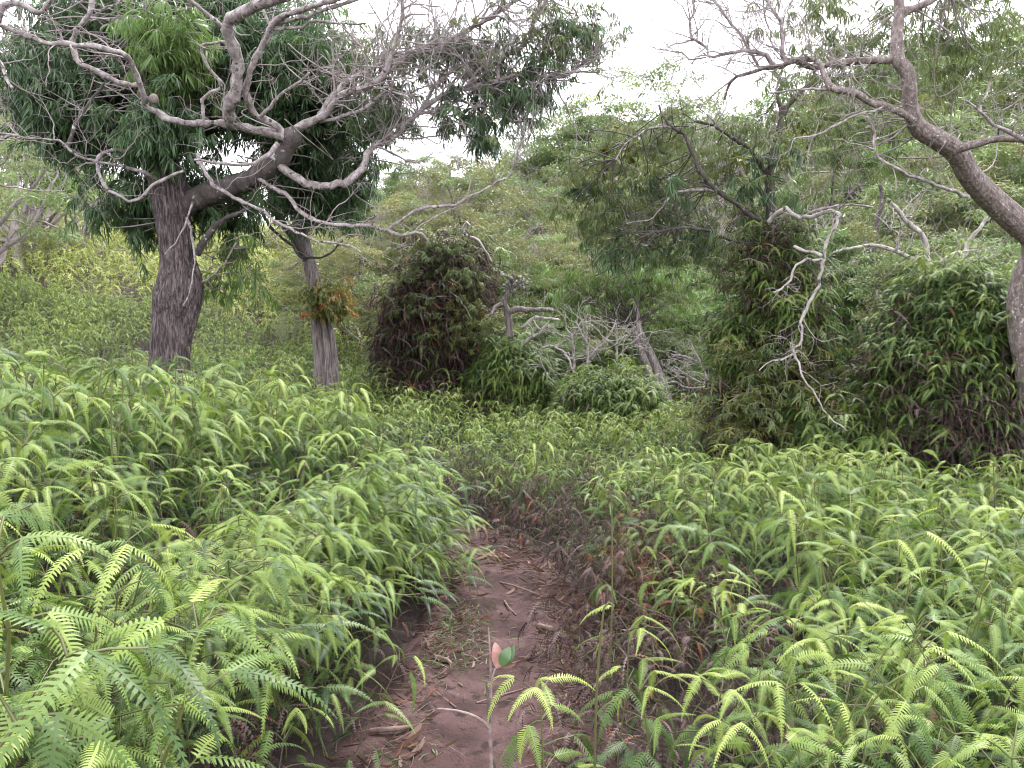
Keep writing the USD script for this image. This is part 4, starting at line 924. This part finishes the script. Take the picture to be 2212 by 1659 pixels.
for px, py, d, kind, name, label in (
    (-40, 150, 15, 'thin', 'koa_tree', 'sparse twiggy tree at the far left edge beyond the big koa'),
    (75, 225, 24, 'bare', 'bare_tree', 'leafless lavender-grey tree left of the big koa on the fern slope'),
    (20, 70, 20, 'feather', 'koa_tree', 'pale yellow-green tree behind the limbs at the top left corner'),
    (160, 300, 22, 'bare', 'bare_tree', 'tallest leafless grey tree left of the big trunk on the crest'),
    (215, 425, 30, 'bare', 'bare_tree', 'small leafless grey tree on the crest just left of the big trunk'),
    (120, 440, 28, 'thin', 'koa_tree', 'low thin-leaved tree on the crest left of the big trunk'),
    (10, 400, 24, 'bare', 'bare_tree', 'leafless grey thicket tree on the crest at the left edge'),
    (285, 470, 34, 'bare', 'bare_tree', 'tiny leafless tree against the sky directly behind the big trunk'),
    (330, 420, 36, 'bare', 'bare_tree', 'leafless grey tree on the crest peeping out left of the trunk fork'),
    (170, 400, 26, 'bare', 'bare_tree', 'wide leafless lavender tree on the crest midway to the left edge'),
    (60, 480, 33, 'round', 'bush', 'dark rounded bush on the crest at left'),
    (265, 505, 33, 'round', 'bush', 'dark low bush on the crest touching the left side of the big trunk'),
    (533, 470, 38, 'round', 'bush', 'narrow dark bush on the crest between the two left trunks'),
    (570, 430, 52, 'bare', 'bare_tree', 'faint leafless tree on the skyline between the two left trunks'),
    (780, 345, 52, 'koa2', 'koa_tree', 'leafy skyline tree above the grassy slope'),
    (845, 330, 54, 'white', 'dead_tree', 'slender bleached dead tree on the skyline left of the draped trunk'),
    (890, 345, 55, 'koa2', 'koa_tree', 'leafy skyline tree straight above the draped trunk'),
    (960, 352, 54, 'koa', 'koa_tree', 'dark skyline tree right of the bleached dead one'),
    (1022, 322, 50, 'white', 'dead_tree', 'bleached dead forked tree standing clear on the skyline'),
    (1090, 322, 46, 'koa2', 'koa_tree', 'broad flat-topped tree on the skyline at centre'),
    (1180, 318, 46, 'koa', 'koa_tree', 'flat-topped skyline tree left of the tall leafy one'),
    (1130, 350, 42, 'bare', 'bare_tree', 'leafless reddish-grey tree under the flat-topped skyline trees'),
    (770, 400, 27, 'feather', 'koa_tree', 'bright feathery tree on the slope right of the slim grey trunk'),
    (800, 430, 22, 'olive', 'olive_tree', 'olive shrub-like tree left of the tall draped trunk'),
    (870, 385, 27, 'olive', 'olive_tree', 'golden olive tree above and left of the draped trunk'),
    (950, 375, 25, 'olive', 'olive_tree', 'golden olive tree rising straight behind the draped trunk'),
    (1040, 385, 27, 'olive', 'olive_tree', 'golden olive tree above and right of the draped trunk'),
    (1030, 470, 19, 'olive', 'olive_tree', 'low olive tree touching the right side of the draped trunk'),
    (850, 500, 18, 'olive', 'olive_tree', 'low olive tree touching the left side of the draped trunk'),
    (1110, 470, 22, 'olive', 'olive_tree', 'olive tree above the small forked dead tree'),
    (1160, 540, 19, 'feather', 'koa_tree', 'light feathery tree behind the bleached dead branches'),
    (1245, 218, 36, 'round', 'tall_tree', 'tall dense leafy tree standing against the sky at centre right'),
    (1330, 212, 38, 'round', 'tall_tree', 'tall dense leafy tree right of the one against the sky'),
    (1410, 235, 38, 'koa2', 'koa_tree', 'tall tree behind the fork of the dark-barked tree'),
    (1490, 195, 36, 'thin', 'koa_tree', 'thin-crowned grey tree left of the small sky gap'),
    (1200, 400, 28, 'round', 'bush', 'bright green rounded tree below the tall dense one'),
    (1290, 350, 30, 'koa2', 'koa_tree', 'leafy tree in front of the tall dense one'),
    (1380, 350, 26, 'koa', 'koa_tree', 'olive-green koa behind the left boughs of the dark tree'),
    (1240, 480, 20, 'koa2', 'koa_tree', 'drooping green koa above the white leafless shrub'),
    (1330, 500, 19, 'koa', 'koa_tree', 'dark drooping koa above the leaning grey trunks'),
    (1420, 520, 18, 'feather', 'koa_tree', 'feathery pale koa above and right of the leaning grey trunks'),
    (1500, 480, 20, 'koa', 'koa_tree', 'olive koa left of the fern-smothered trunk'),
    (1500, 620, 15, 'feather', 'koa_tree', 'low feathery koa beside the fern-smothered trunk'),
    (1560, 330, 32, 'koa', 'koa_tree', 'dull green koa just below the small sky gap'),
    (1640, 262, 44, 'thin', 'koa_tree', 'pale distant tree right of the small sky gap'),
    (1720, 240, 38, 'koa2', 'koa_tree', 'hillside koa behind the top of the dark tree'),
    (1800, 190, 34, 'koa', 'koa_tree', 'hillside koa under the long arching bough of the right tree'),
    (1870, 140, 32, 'feather', 'koa_tree', 'yellow-green hillside koa left of the speckled trunk'),
    (1950, 130, 30, 'koa2', 'koa_tree', 'hillside koa straight behind the speckled trunk'),
    (2040, 95, 28, 'koa', 'koa_tree', 'tall koa right of the speckled trunk near the top'),
    (2140, 60, 26, 'koa2', 'koa_tree', 'tall leafy koa in the top right corner'),
    (2230, 70, 22, 'thin', 'koa_tree', 'thin-leaved koa at the top of the right edge'),
    (1620, 400, 24, 'koa', 'koa_tree', 'koa behind the stem of the dark forked tree'),
    (1730, 360, 24, 'koa2', 'koa_tree', 'koa between the dark tree and the bending trunk'),
    (1830, 330, 22, 'koa', 'koa_tree', 'koa with olive leaves below the arching boughs'),
    (1930, 320, 20, 'feather', 'koa_tree', 'bright feathery koa below the bend of the speckled trunk'),
    (2040, 350, 18, 'koa2', 'koa_tree', 'green koa under the slanting trunk at right'),
    (2150, 300, 17, 'koa', 'koa_tree', 'koa above the slanting trunk near the right edge'),
    (2240, 380, 15, 'thin', 'koa_tree', 'sparse koa behind the slanting trunk at the right edge'),
    (1760, 500, 16, 'feather', 'koa_tree', 'low feathery koa right of the lichen-covered hanging limb'),
    (1860, 520, 17, 'bare', 'bare_tree', 'leafless bushy tree beyond the pale curving stems'),
    (1960, 480, 15, 'olive', 'olive_tree', 'olive shrub-like tree behind the pale curving stems'),
    (2090, 480, 13, 'thin', 'koa_tree', 'thin-leaved young koa just above the high fern bank'),
    (2180, 520, 12, 'round', 'bush', 'dark bush behind the foot of the right-hand tree'),
    (905, 400, 24, 'bare', 'bare_tree', 'leafless pale tree among the olive crowns left above the draped trunk'),
    (1075, 400, 24, 'bare', 'bare_tree', 'leafless pale tree among the olive crowns right above the draped trunk'),
    (1215, 330, 30, 'bare', 'bare_tree', 'leafless pale tree in front of the tall dense tree'),
    (1560, 250, 30, 'bare', 'bare_tree', 'leafless pale tree below the small sky gap'),
    (1680, 300, 26, 'bare', 'bare_tree', 'leafless pale tree seen through the fork of the dark tree'),
    (1780, 300, 22, 'bare', 'bare_tree', 'leafless pale tree under the arching boughs of the speckled tree'),
    (1900, 380, 17, 'bare', 'bare_tree', 'leafless pale tree left of the slanting trunk'),
    (2060, 200, 24, 'bare', 'bare_tree', 'leafless pale tree right of the speckled trunk high on the hillside'),
    (2190, 230, 20, 'bare', 'bare_tree', 'leafless pale tree at the right edge above the slanting trunk'),
    (1170, 480, 20, 'bare', 'bare_tree', 'leafless pale tree over the bleached dead branches'),
    (1480, 420, 20, 'bare', 'bare_tree', 'leafless pale tree behind the left boughs of the dark tree'),
    (720, 420, 30, 'bare', 'bare_tree', 'leafless pale tree right of the slim grey trunk on the slope'),
    (1230, 640, 17, 'round', 'bush', 'shadowy bush in the dark hollow behind the white shrub'),
    (1160, 690, 16, 'round', 'bush', 'shadowy bush in the dark hollow beside the small dead tree'),
    (1320, 660, 17, 'koa', 'koa_tree', 'shaded koa behind the two leaning trunks'),
    (1460, 690, 15, 'round', 'bush', 'shaded bush behind the tangled grey shrub'),
    (618, 668, 17, 'thin', 'bush', 'thin sapling bush on the bright slope left of the slim trunk'),
):
    c, top = K[kind]
    b = at(px, py, d); gz = float(ground(b[0], d)) - .05
    s = max(.12, (b[2] - gz) / top)
    thing(name, label, 'bush' if name == 'bush' else 'dead tree' if name == 'dead_tree' else 'tree', (b[0], d, gz), TR.uniform(0, 6.28), (s * TR.uniform(.95, 1.25),) * 2 + (s,), HILL if d > 20 else None, c)

# ------------------------------------------------------------------ the fern cover
def jitter(y0, y1, step, seed):
    rng = np.random.default_rng(seed); w = .70 * y1 + 1.6
    x, y = np.meshgrid(np.arange(-w, w, step), np.arange(y0, y1, step))
    x = x.ravel() + rng.uniform(-.5, .5, x.size) * step; y = y.ravel() + rng.uniform(-.5, .5, y.size) * step
    k = np.abs(x) < .70 * y + 1.6
    return x[k], y[k], rng


def free(x, y, pad):
    ok = path_dist(x, y) > pad
    for cx, cy, r in CLEAR:
        ok &= np.hypot(x - cx, y - cy) > r
    return ok


def vigour(x, y):
    """How tall the ferns stand: hummocks and hollows."""
    p = np.stack([x * .8, y * .8, 0 * x], -1)
    return np.clip(.45 + 1.05 * meshkit.fbm(p, 3, 17), .55, 1.4)


x, y, rng = jitter(.9, 6.2, .18, 1)
edge = path_dist(x, y)
gapn = meshkit.noise(np.stack([x * 1.7, y * 1.7, 0 * x], -1), 23)
ok = free(x, y, .10) & (gapn > np.where(x < 0, .22, .25)) & (np.hypot(x, y) > 1.5) & ~((x > .0) & (edge < .34) & (y > 2.2) & (y < 5.6) & (rng.random(len(x)) < .8)) & ~((x < 0) & (edge < .30) & (y < 4.5)) & ~((x > -.75) & (edge < .85) & (y > 4.7) & (rng.random(len(x)) < .86)) & ~((x > 0) & (edge < .5) & (y > 3.0) & (y < 5) & (rng.random(len(x)) < .85)) & ~(np.hypot((x - .72) / .42, (y - 4.05) / .34) < 1)
x, y, edge = x[ok], y[ok], edge[ok]
# the plants that stand out at the front, set one by one
HERO = np.array([(.17, 2.08, 1.0), (.30, 2.22, 1.05), (.42, 1.95, .95), (.62, 2.35, .95), (.98, 1.75, 1.05), (1.2, 2.0, 1.1), (.75, 1.68, .85), (-.72, 1.95, 1.0), (-1.05, 1.75, 1.05), (-1.3, 2.1, 1.15), (-.62, 2.5, .95)])
order = np.argsort(np.hypot(x, y) + 2.0 * (np.abs(x) > .68 * y + .05))
x, y, edge = np.r_[HERO[:, 0], x[order]], np.r_[HERO[:, 1], y[order]], np.r_[HERO[:, 0] * 0 + 1, edge[order]]
z = ground(x, y); sc = vigour(x, y) * np.where(x < 0, 1.28, .88 + .14 * sstep(.1, .6, edge))
sc[:len(HERO)] = HERO[:, 2]
sc *= np.where((x < 0) & (edge < .45), .8, 1) * np.where(np.hypot((x - .62) / .62, (y - 3.4) / .62) < 1, .58, 1)
n = len(x); q = rng.uniform(0, 6.28, n)
SIDE = {-1: 'left', 1: 'right'}
FRONT = {-1: ['at the very bottom left', 'above the bottom left ferns', 'left of the sapling foot', 'left of the sapling leaves', 'left of the grass patch', 'left of the path bend', 'on the bank below the big koa', 'near the foot of the big koa'],
         1: ['at the very bottom right', 'above the bottom right ferns', 'right of the sapling foot', 'right of the sapling leaves', 'before the rusty dead fronds', 'beside the rusty dead fronds', 'behind the rusty dead fronds', 'before the fern-smothered dark tree']}
LOOK = ['small-leaved', 'broad', 'large yellow-tipped', 'fiddlehead-bearing', 'bushy', 'large-leaved', 'small deep green', 'slim']
for i in range(min(300, n)):
    s_ = -1 if x[i] < -.1 else 1; r_ = math.hypot(x[i], y[i]); band = int(np.searchsorted([1.75, 2.1, 2.45, 2.8, 3.15, 3.5, 3.85], r_)); e_ = edge[i]
    lat = 'overhanging the path' if e_ < .45 else 'a step from the path' if e_ < .9 else 'well off the path' if abs(x[i]) < .5 * y[i] else f'by the {SIDE[s_]} frame edge'
    k_ = 2 if i < 4 else int(rng.integers(8)); size_ = 'tall ' if sc[i] > 1.1 else 'low ' if sc[i] < .8 else ''
    lab = f'{size_}{LOOK[k_]} fern {FRONT[s_][band]}, {lat}'
    lab = lab[len(size_):] if len(lab.replace('-', ' ').split()) > 15 else lab
    thing('fern', lab, 'fern', (x[i], y[i], z[i]), q[i], sc[i], f'ferns of the {SIDE[s_]} bank', NEAR[k_], rng.normal(size=2) * 9)
m = n - 300
lean = np.abs(rng.normal(size=m)) * .12
instancer('/World/fern_cover', NEAR, rng.integers(0, 8, m), np.stack([x[300:], y[300:], z[300:]], -1), quats(q[300:], lean, rng.uniform(0, 6.28, m)), sc[300:], 'continuous thicket of light green forked ferns behind the nearest plants', 'ferns')
# fronds that hang over the path's edges
er = np.random.default_rng(8); n = 760
k = er.integers(12, 239, n); left = er.random(n) < .66
tn = unit(np.gradient(PC[:, :2], axis=0))[k]; ln = np.stack([-tn[:, 1], tn[:, 0]], 1) * np.where(left, 1, -1)[:, None]
o = np.where(left, er.uniform(.06, .34, n) + .18 * (PC[k, 1] < 4.5), er.uniform(.42, .8, n))
xy = PC[k, :2] + ln * (PC[k, 2] + o)[:, None]
hz = np.where(left, .10 + 1.5 * np.clip(o - .06, 0, .3) + er.uniform(0, .25, n), .1 + .6 * (o - .3) + er.uniform(0, .2, n)); keepr = left | (er.random(n) < .2)
near = keepr & (xy[:, 1] > np.where(left, 2.55, 2.9)) | (left & (o > .26) & (xy[:, 1] > 1.6)); xy, hz, ln, left = xy[near], hz[near], ln[near], left[near]; n = len(xy)
yaw = np.arctan2(-ln[:, 1], -ln[:, 0]) + er.normal(size=n) * .6
instancer('/World/path_edge_fern', DRAPE_N + DRAPE_YN, er.choice([0, 1, 2, 3, 4, 5], n, p=[.2, .2, .2, .1, .15, .15]), np.concatenate([xy, (ground(xy[:, 0], xy[:, 1]) + hz)[:, None]], 1), quats(yaw, er.normal(size=n) * .2, yaw), er.uniform(.75, 1.2, n), 'fern fronds drooping over both edges of the dirt path', 'ferns')

x, y, rng = jitter(6.2, 17.5, .2, 2)
gapn = meshkit.noise(np.stack([x * 1.1, y * 1.1, 0 * x], -1), 29)
ok = free(x, y, .1) & ~((x > -1.3) & (path_dist(x, y) < .5) & (y < 7.2) & (rng.random(len(x)) < .8)) & (gapn > .10); x, y = x[ok], y[ok]; n = len(x)
instancer('/World/fern_cover_001', MID, rng.integers(0, 6, n), np.stack([x, y, ground(x, y)], -1), quats(rng.uniform(0, 6.28, n), np.abs(rng.normal(size=n)) * .2, rng.uniform(0, 6.28, n)), vigour(x, y) * rng.uniform(.75, 1.05, n), 'fern thicket of the hollow between the banks and the trees', 'ferns')
x, y, rng = jitter(17.5, 58, .44, 3)
ok = free(x, y, .1) & ((x < 3) | (y < 30) | (rng.random(len(x)) < .3)); x, y = x[ok], y[ok]; n = len(x)
instancer('/World/fern_cover_002', FAR, rng.integers(0, 4, n), np.stack([x, y, ground(x, y)], -1), quats(rng.uniform(0, 6.28, n), np.abs(rng.normal(size=n)) * .2, rng.uniform(0, 6.28, n)), vigour(x, y) * rng.uniform(1.0, 1.5, n), 'bright fern cover of the distant hillside', 'ferns')
# dead fronds under the living ones and along the right bank of the path
x, y, rng = jitter(1.0, 7.6, .135, 4)
edge = path_dist(x, y)
rightbank = (x > -.2 - .12 * np.clip(y - 4, 0, 9)) & (y > 2.0)
ok = (edge > np.where(rightbank, -.02, .22)) & ((rightbank & (edge < .95)) | (np.hypot((x - .72) / .5, (y - 4.05) / .42) < 1) | (rng.random(len(x)) < .22)); x, y, edge, rb = x[ok], y[ok], edge[ok], rightbank[ok]; n = len(x)
nearp = PC[np.argmin(np.hypot(x[:, None] - PC[:, 0], y[:, None] - PC[:, 1]), 1)]
yaw = np.where(edge < .7, np.arctan2(nearp[:, 1] - y, nearp[:, 0] - x), 0) + rng.normal(size=n) * np.where(edge < .7, 1.0, 3)
instancer('/World/dead_fern_litter', DEAD, rng.integers(0, 4, n), np.stack([x, y, ground(x, y) + rng.uniform(.0, .42, n) * sstep(-.05, .35, edge) + .02], -1), quats(yaw, rng.normal(size=n) * .35, yaw), rng.uniform(.45, .95, n), 'curled brown dead fronds under the ferns along the path', 'dead ferns')

M['fern_rust'] = leafmat('fern_rust', [(0, (0.0193, 0.0077, 0.0050)), (.5, (0.0605, 0.0231, 0.0121)), (1, (0.1155, 0.0468, 0.0248))], .8, .12, .2, 2.0, tone=True)
RUST = [ferns_drape(f'rust_fern_kind_{i}', 170 + i, 14, 1, ('fern_rust',), 5, 1.0, 2.6, .62) for i in range(2)]
rng = np.random.default_rng(19); n = 60
x = .78 + rng.normal(size=n) * .16; y = 4.15 + rng.normal(size=n) * .2; q = rng.uniform(0, 6.28, n)
instancer('/World/rusty_fern_heap', RUST, rng.integers(0, 2, n), np.stack([x, y, ground(x, y) + .04 + .2 * rng.random(n)], -1), quats(q, rng.normal(size=n) * .4, q), rng.uniform(.5, .95, n), 'heap of rust-red dead fronds on the right bank of the path', 'dead ferns')

# ------------------------------------------------------------------ litter on the path
LR = np.random.default_rng(51)
c = cls('litter_leaf_kind'); B = MB(); sickles(B, np.zeros((1, 3)), [[1, 0, .08]], .13, .016, LR, 6, .0, 1.3); B.build('leaf', M['dry_leaf'], c, smooth=False); LEAF = c
c = cls('litter_leaf_broad_kind'); B = MB(); sickles(B, np.zeros((1, 3)), [[1, 0, .12]], .10, .026, LR, 6, .0, .8); B.build('leaf', M['dry_leaf'], c, smooth=False); LEAF2 = c
c = cls('litter_twig_kind'); MB().tube(walk((0, 0, .004), (1, 0, 0), .16, LR, 5, .12, 0) * [1, 1, .2] + [0, 0, .004], np.linspace(.003, .0015, 6), 4).build('twig', M['stick'], c); TWIG = c
t = LR.random(5200); k = (t * 239).astype(int); off = LR.normal(size=5200) * .55
off = np.sign(off) * np.abs(off) ** .5
x = PC[k, 0] + off * (PC[k, 2] + .12); y = PC[k, 1] + LR.normal(size=5200) * .06
ok = (path_dist(x, y) < .22) & (y > 1.2); ok &= (LR.random(5200) < .10 + .90 * sstep(-.28, .0, path_dist(x, y)))
x, y = x[ok], y[ok]; n = len(x)
instancer('/World/leaf_litter', [LEAF, LEAF2, TWIG], LR.choice([0, 0, 0, 1, 2, 2, 2, 2, 2, 2], n), np.stack([x, y, path_z(x, y) + .008], -1), quats(LR.uniform(0, 6.28, n), LR.normal(size=n) * .15, LR.uniform(0, 6.28, n)), LR.uniform(.22, .75, n), 'scattered dry leaves and twigs along the dirt path', 'leaf litter')


def on_path(px, py):
    """The point of the path that is seen at a picture point."""
    d = np.linspace(1.2, 11, 1500); p = at(px, py, d)
    i = np.argmax(p[:, 2] < path_z(p[:, 0], p[:, 1]))
    return p[i]


for px, py, kind, s, yaw, lab in ((1093, 1285, LEAF2, .8, .2, 'pale fallen sickle leaf in the middle of the path'), (1135, 1130, LEAF, 1.1, .8, 'orange fallen leaf at the far bend of the path'), (1045, 1205, LEAF2, 1.2, .3, 'tan fallen leaf left of the far bend'), (1030, 1180, LEAF, 1.3, 2.6, 'rust-coloured fallen leaf under the left ferns at the far bend'), (1085, 1350, LEAF, .7, 1.0, 'small orange leaf right of the grass patch'),
                               (870, 1600, LEAF2, 1.0, .3, 'curved orange fallen leaf at the bottom left of the path'), (845, 1625, LEAF, 1.2, .5, 'long orange fallen leaf at the lower edge left of the path'), (900, 1520, LEAF, 1.0, 2.0, 'brown fallen leaf beside the thick stick on the path'), (1020, 1445, LEAF2, .5, 1.0, 'little pale leaf left of the sapling'), (1100, 1440, LEAF, .8, .1, 'slim brown leaf right of the sapling')):
    p = on_path(px, py); thing('fallen_leaf', lab, 'leaf', p + [0, 0, .008], yaw, s, 'fallen leaves on the path', kind)
for k in range(16):
    p = on_path(LR.uniform(975, 1130), LR.uniform(1185, 1235)); thing('fallen_leaf', 'dry orange-brown leaf in the drift at the far bend of the path', 'leaf', p + [0, 0, .01], LR.uniform(0, 6.28), LR.uniform(.7, 1.2), 'fallen leaves on the path', LEAF2 if k % 3 else LEAF)
for a, b, r, lab in (((800, 1585), (890, 1575), .011, 'thick broken stick lying at the lower left of the path'), ((940, 1425), (975, 1440), .013, 'short dark stick by the grass patch'), ((905, 1470), (985, 1530), .005, 'long thin stick slanting over the left half of the path'), ((1060, 1450), (1180, 1405), .004, 'thin dark twig lying across the path right of the sapling'), ((1030, 1520), (1130, 1490), .004, 'thin twig across the path below the sapling leaves'), ((1080, 1260), (1170, 1290), .006, 'brown stick along the right edge of the path near the bend'), ((1030, 1200), (1110, 1215), .007, 'grey stick at the foot of the right bank at the far bend'), ((1090, 1300), (1115, 1330), .006, 'dark root-like twig in the middle of the path'), ((1165, 1360), (1195, 1365), .018, 'stubby broken root at the right edge of the path')):
    p, q_ = on_path(*a), on_path(*b); m_ = (p + q_) / 2 + [0, 0, r + .004]
    X = thing('fallen_stick', lab, 'stick'); pts, rr = resample(np.array([p + [0, 0, r], m_ + LR.normal(size=3) * [.012, .012, .004], q_ + [0, 0, r]]), np.array([r, r * .9, r * .6]), .02)
    MB().tube(pts, rr * (1 + .08 * LR.normal(size=len(rr))), 7, .05, LR).build('stick', M['stick'], X)
    pt, rt = resample(np.array([pts[len(pts) // 2], pts[len(pts) // 2] + (pts[-1] - pts[0]) * .12 + [0, .02, .012]]), np.array([r * .5, r * .3]), .02)
    MB().tube(pt, rt, 5).build('side_twig', M['stick'], X)
# the patch of short grass left of the path
gp = np.array([on_path(960, 1350), on_path(985, 1395), on_path(950, 1420), on_path(930, 1380), on_path(975, 1330), on_path(860, 1610)])
B = MB(); n = 1500; cc = gp[LR.choice(6, n, p=[.25, .22, .14, .15, .14, .10])] + LR.normal(size=(n, 3)) * [.13, .16, 0]
cc[:, 2] = path_z(cc[:, 0], cc[:, 1]) * (path_dist(cc[:, 0], cc[:, 1]) < .05) + (ground(cc[:, 0], cc[:, 1]) - .03) * (path_dist(cc[:, 0], cc[:, 1]) >= .05)
ax = LR.normal(size=(n, 3)); ax[:, 2] = np.abs(ax[:, 2]) * .5 + .3
sickles(B, cc, ax, LR.uniform(.04, .10, n), .005, LR, 3, .9, .4)
tag(B.build('grass_patch', M['grass'], smooth=False), 'small patch of short grass between the left ferns and the dirt path', 'grass', None, 'stuff')

# ------------------------------------------------------------------ the little sapling in front
X = thing('sapling', 'thin bare sapling with one pink and one green leaf standing in the path', 'sapling')


def stem(pts, d, r0, r1, name, mat=M['sap_stem']):
    p, r = resample(np.array([at(a, b, c_) for (a, b), c_ in zip(pts, np.broadcast_to(d, len(pts)))]), np.linspace(r0, r1, len(pts)), .012)
    MB().tube(p, r * (1 + .06 * LR.normal(size=len(r))), 8, .03, LR).build(name, mat, X)


d_ = 2.0
stem([(1066, 1900), (1064, 1760), (1063, 1680), (1060, 1620), (1058, 1560), (1060, 1500), (1060, 1450), (1058, 1400), (1055, 1356)], d_, .0075, .002, 'stem')
stem([(1059, 1575), (1045, 1560), (1020, 1545), (985, 1535), (958, 1532), (944, 1531)], [2.0, 1.99, 1.98, 1.97, 1.96, 1.96], .005, .0022, 'branch')
stem([(1060, 1560), (1055, 1530), (1052, 1490), (1050, 1472)], 1.99, .004, .002, 'branch', M['bark_dark'])
stem([(1060, 1480), (1066, 1455), (1072, 1440)], 1.99, .003, .002, 'branch')
stem([(1064, 1640), (1072, 1670), (1078, 1720)], 2.0, .004, .003, 'branch', M['bark_dark'])


def broad(pb, pt, d, w, mat, bend, name='leaf'):
    a, b = at(*pb, d), at(*pt, d + .01); n = 9; t = np.linspace(0, 1, n)
    ax = b - a; s = unit(np.cross(ax, [bend, -1, .2])); nr = unit(np.cross(s, ax))
    wid = w * np.sin(np.pi * np.clip(t * .93 + .05, 0, 1)) ** .7
    mid = a + ax * t[:, None] + nr * (np.sin(np.pi * t) * .006)[:, None]
    v = np.concatenate([mid - s * wid[:, None] + nr * .006 * wid[:, None] / w, mid, mid + s * wid[:, None] + nr * .006 * wid[:, None] / w])
    i = np.arange(n - 1); f = np.vstack([np.stack([i + o, i + o + n, i + o + n + 1, i + o + 1], 1) for o in (0, n)])
    MB().add(v, np.vstack([f[:, [0, 1, 2]], f[:, [0, 2, 3]]])).build(name, mat, X)


broad((1076, 1443), (1069, 1388), 1.98, .0155, M['sap_pink'], .25)
broad((1082, 1437), (1102, 1398), 1.96, .0155, M['sap_green'], -.2)
broad((1088, 1440), (1110, 1392), 2.03, .010, M['sap_green'], .5)
broad((1082, 1440), (1114, 1432), 2.02, .006, M['dry_leaf'], .0)

# tall thin stalks that stand out of the ferns
LS = np.random.default_rng(61)
for k, (px, py, h_, d, lab) in enumerate(((1305, 1560, 620, 2.0, 'tall dark bare stalk beside the near right ferns'), (1320, 1200, 330, 3.2, 'tall thin green stalk over the brown dead fronds on the right'), (1770, 1180, 120, 4.0, 'dark upright stalk in the right fern bank'), (2215 - 60, 1150, 140, 4.2, 'dark stalk near the right edge of the fern bank'), (240, 870, 110, 3.6, 'dark crooked stalk over the left bank before the big koa'), (1965, 1320, 160, 3.0, 'brown upright stalk in the right fern bank'), (1860, 1130, 110, 4.6, 'curled stalk behind the right fern bank'))):
    p0 = at(px + LS.normal() * 3, py + h_ * .6, d); p1 = at(px, py - h_ * .4, d); X = thing('stalk', lab, 'stalk')
    p0[2] = min(p0[2], float(ground(p0[0], p0[1])) + .1)
    pts, r = resample(np.array([p0, (p0 + p1) / 2 + LS.normal(size=3) * .02, p1]), np.array([.0045, .004, .0028]), .03)
    MB().tube(pts, r, 6).build('stem', M['fern_stem'], X)
    e = pts[-1] - pts[-2]; tipp = np.array([pts[-1], pts[-1] + [.012, 0, .014], pts[-1] + [.026, 0, .006], pts[-1] + [.022, 0, -.008]])
    MB().tube(tipp, [.003, .003, .0025, .002], 5).build('curled_tip', M['fern_stem'], X)

# ------------------------------------------------------------------ the damp air
hz = usdkit.material(stage, '/World/Looks/haze', {"v": ("principled_volume", {"color": (.93, .93, .97), "density": HAZE, "anisotropy": .2})}, (), volume="v.volume")
_zb = float(ground(*np.meshgrid(np.linspace(-1000, 1000, 60), np.linspace(-1000, 1200, 60))).min()) - 1.5
_box = trimesh.creation.box([2200, 2400, 40 - _zb]); _box.apply_translation([0, 100, (40 + _zb) / 2])
tag(MB().add(_box.vertices, _box.faces).build('haze', hz, smooth=False), 'thin pale damp air over the hollow and hillside', 'haze', None, 'stuff')
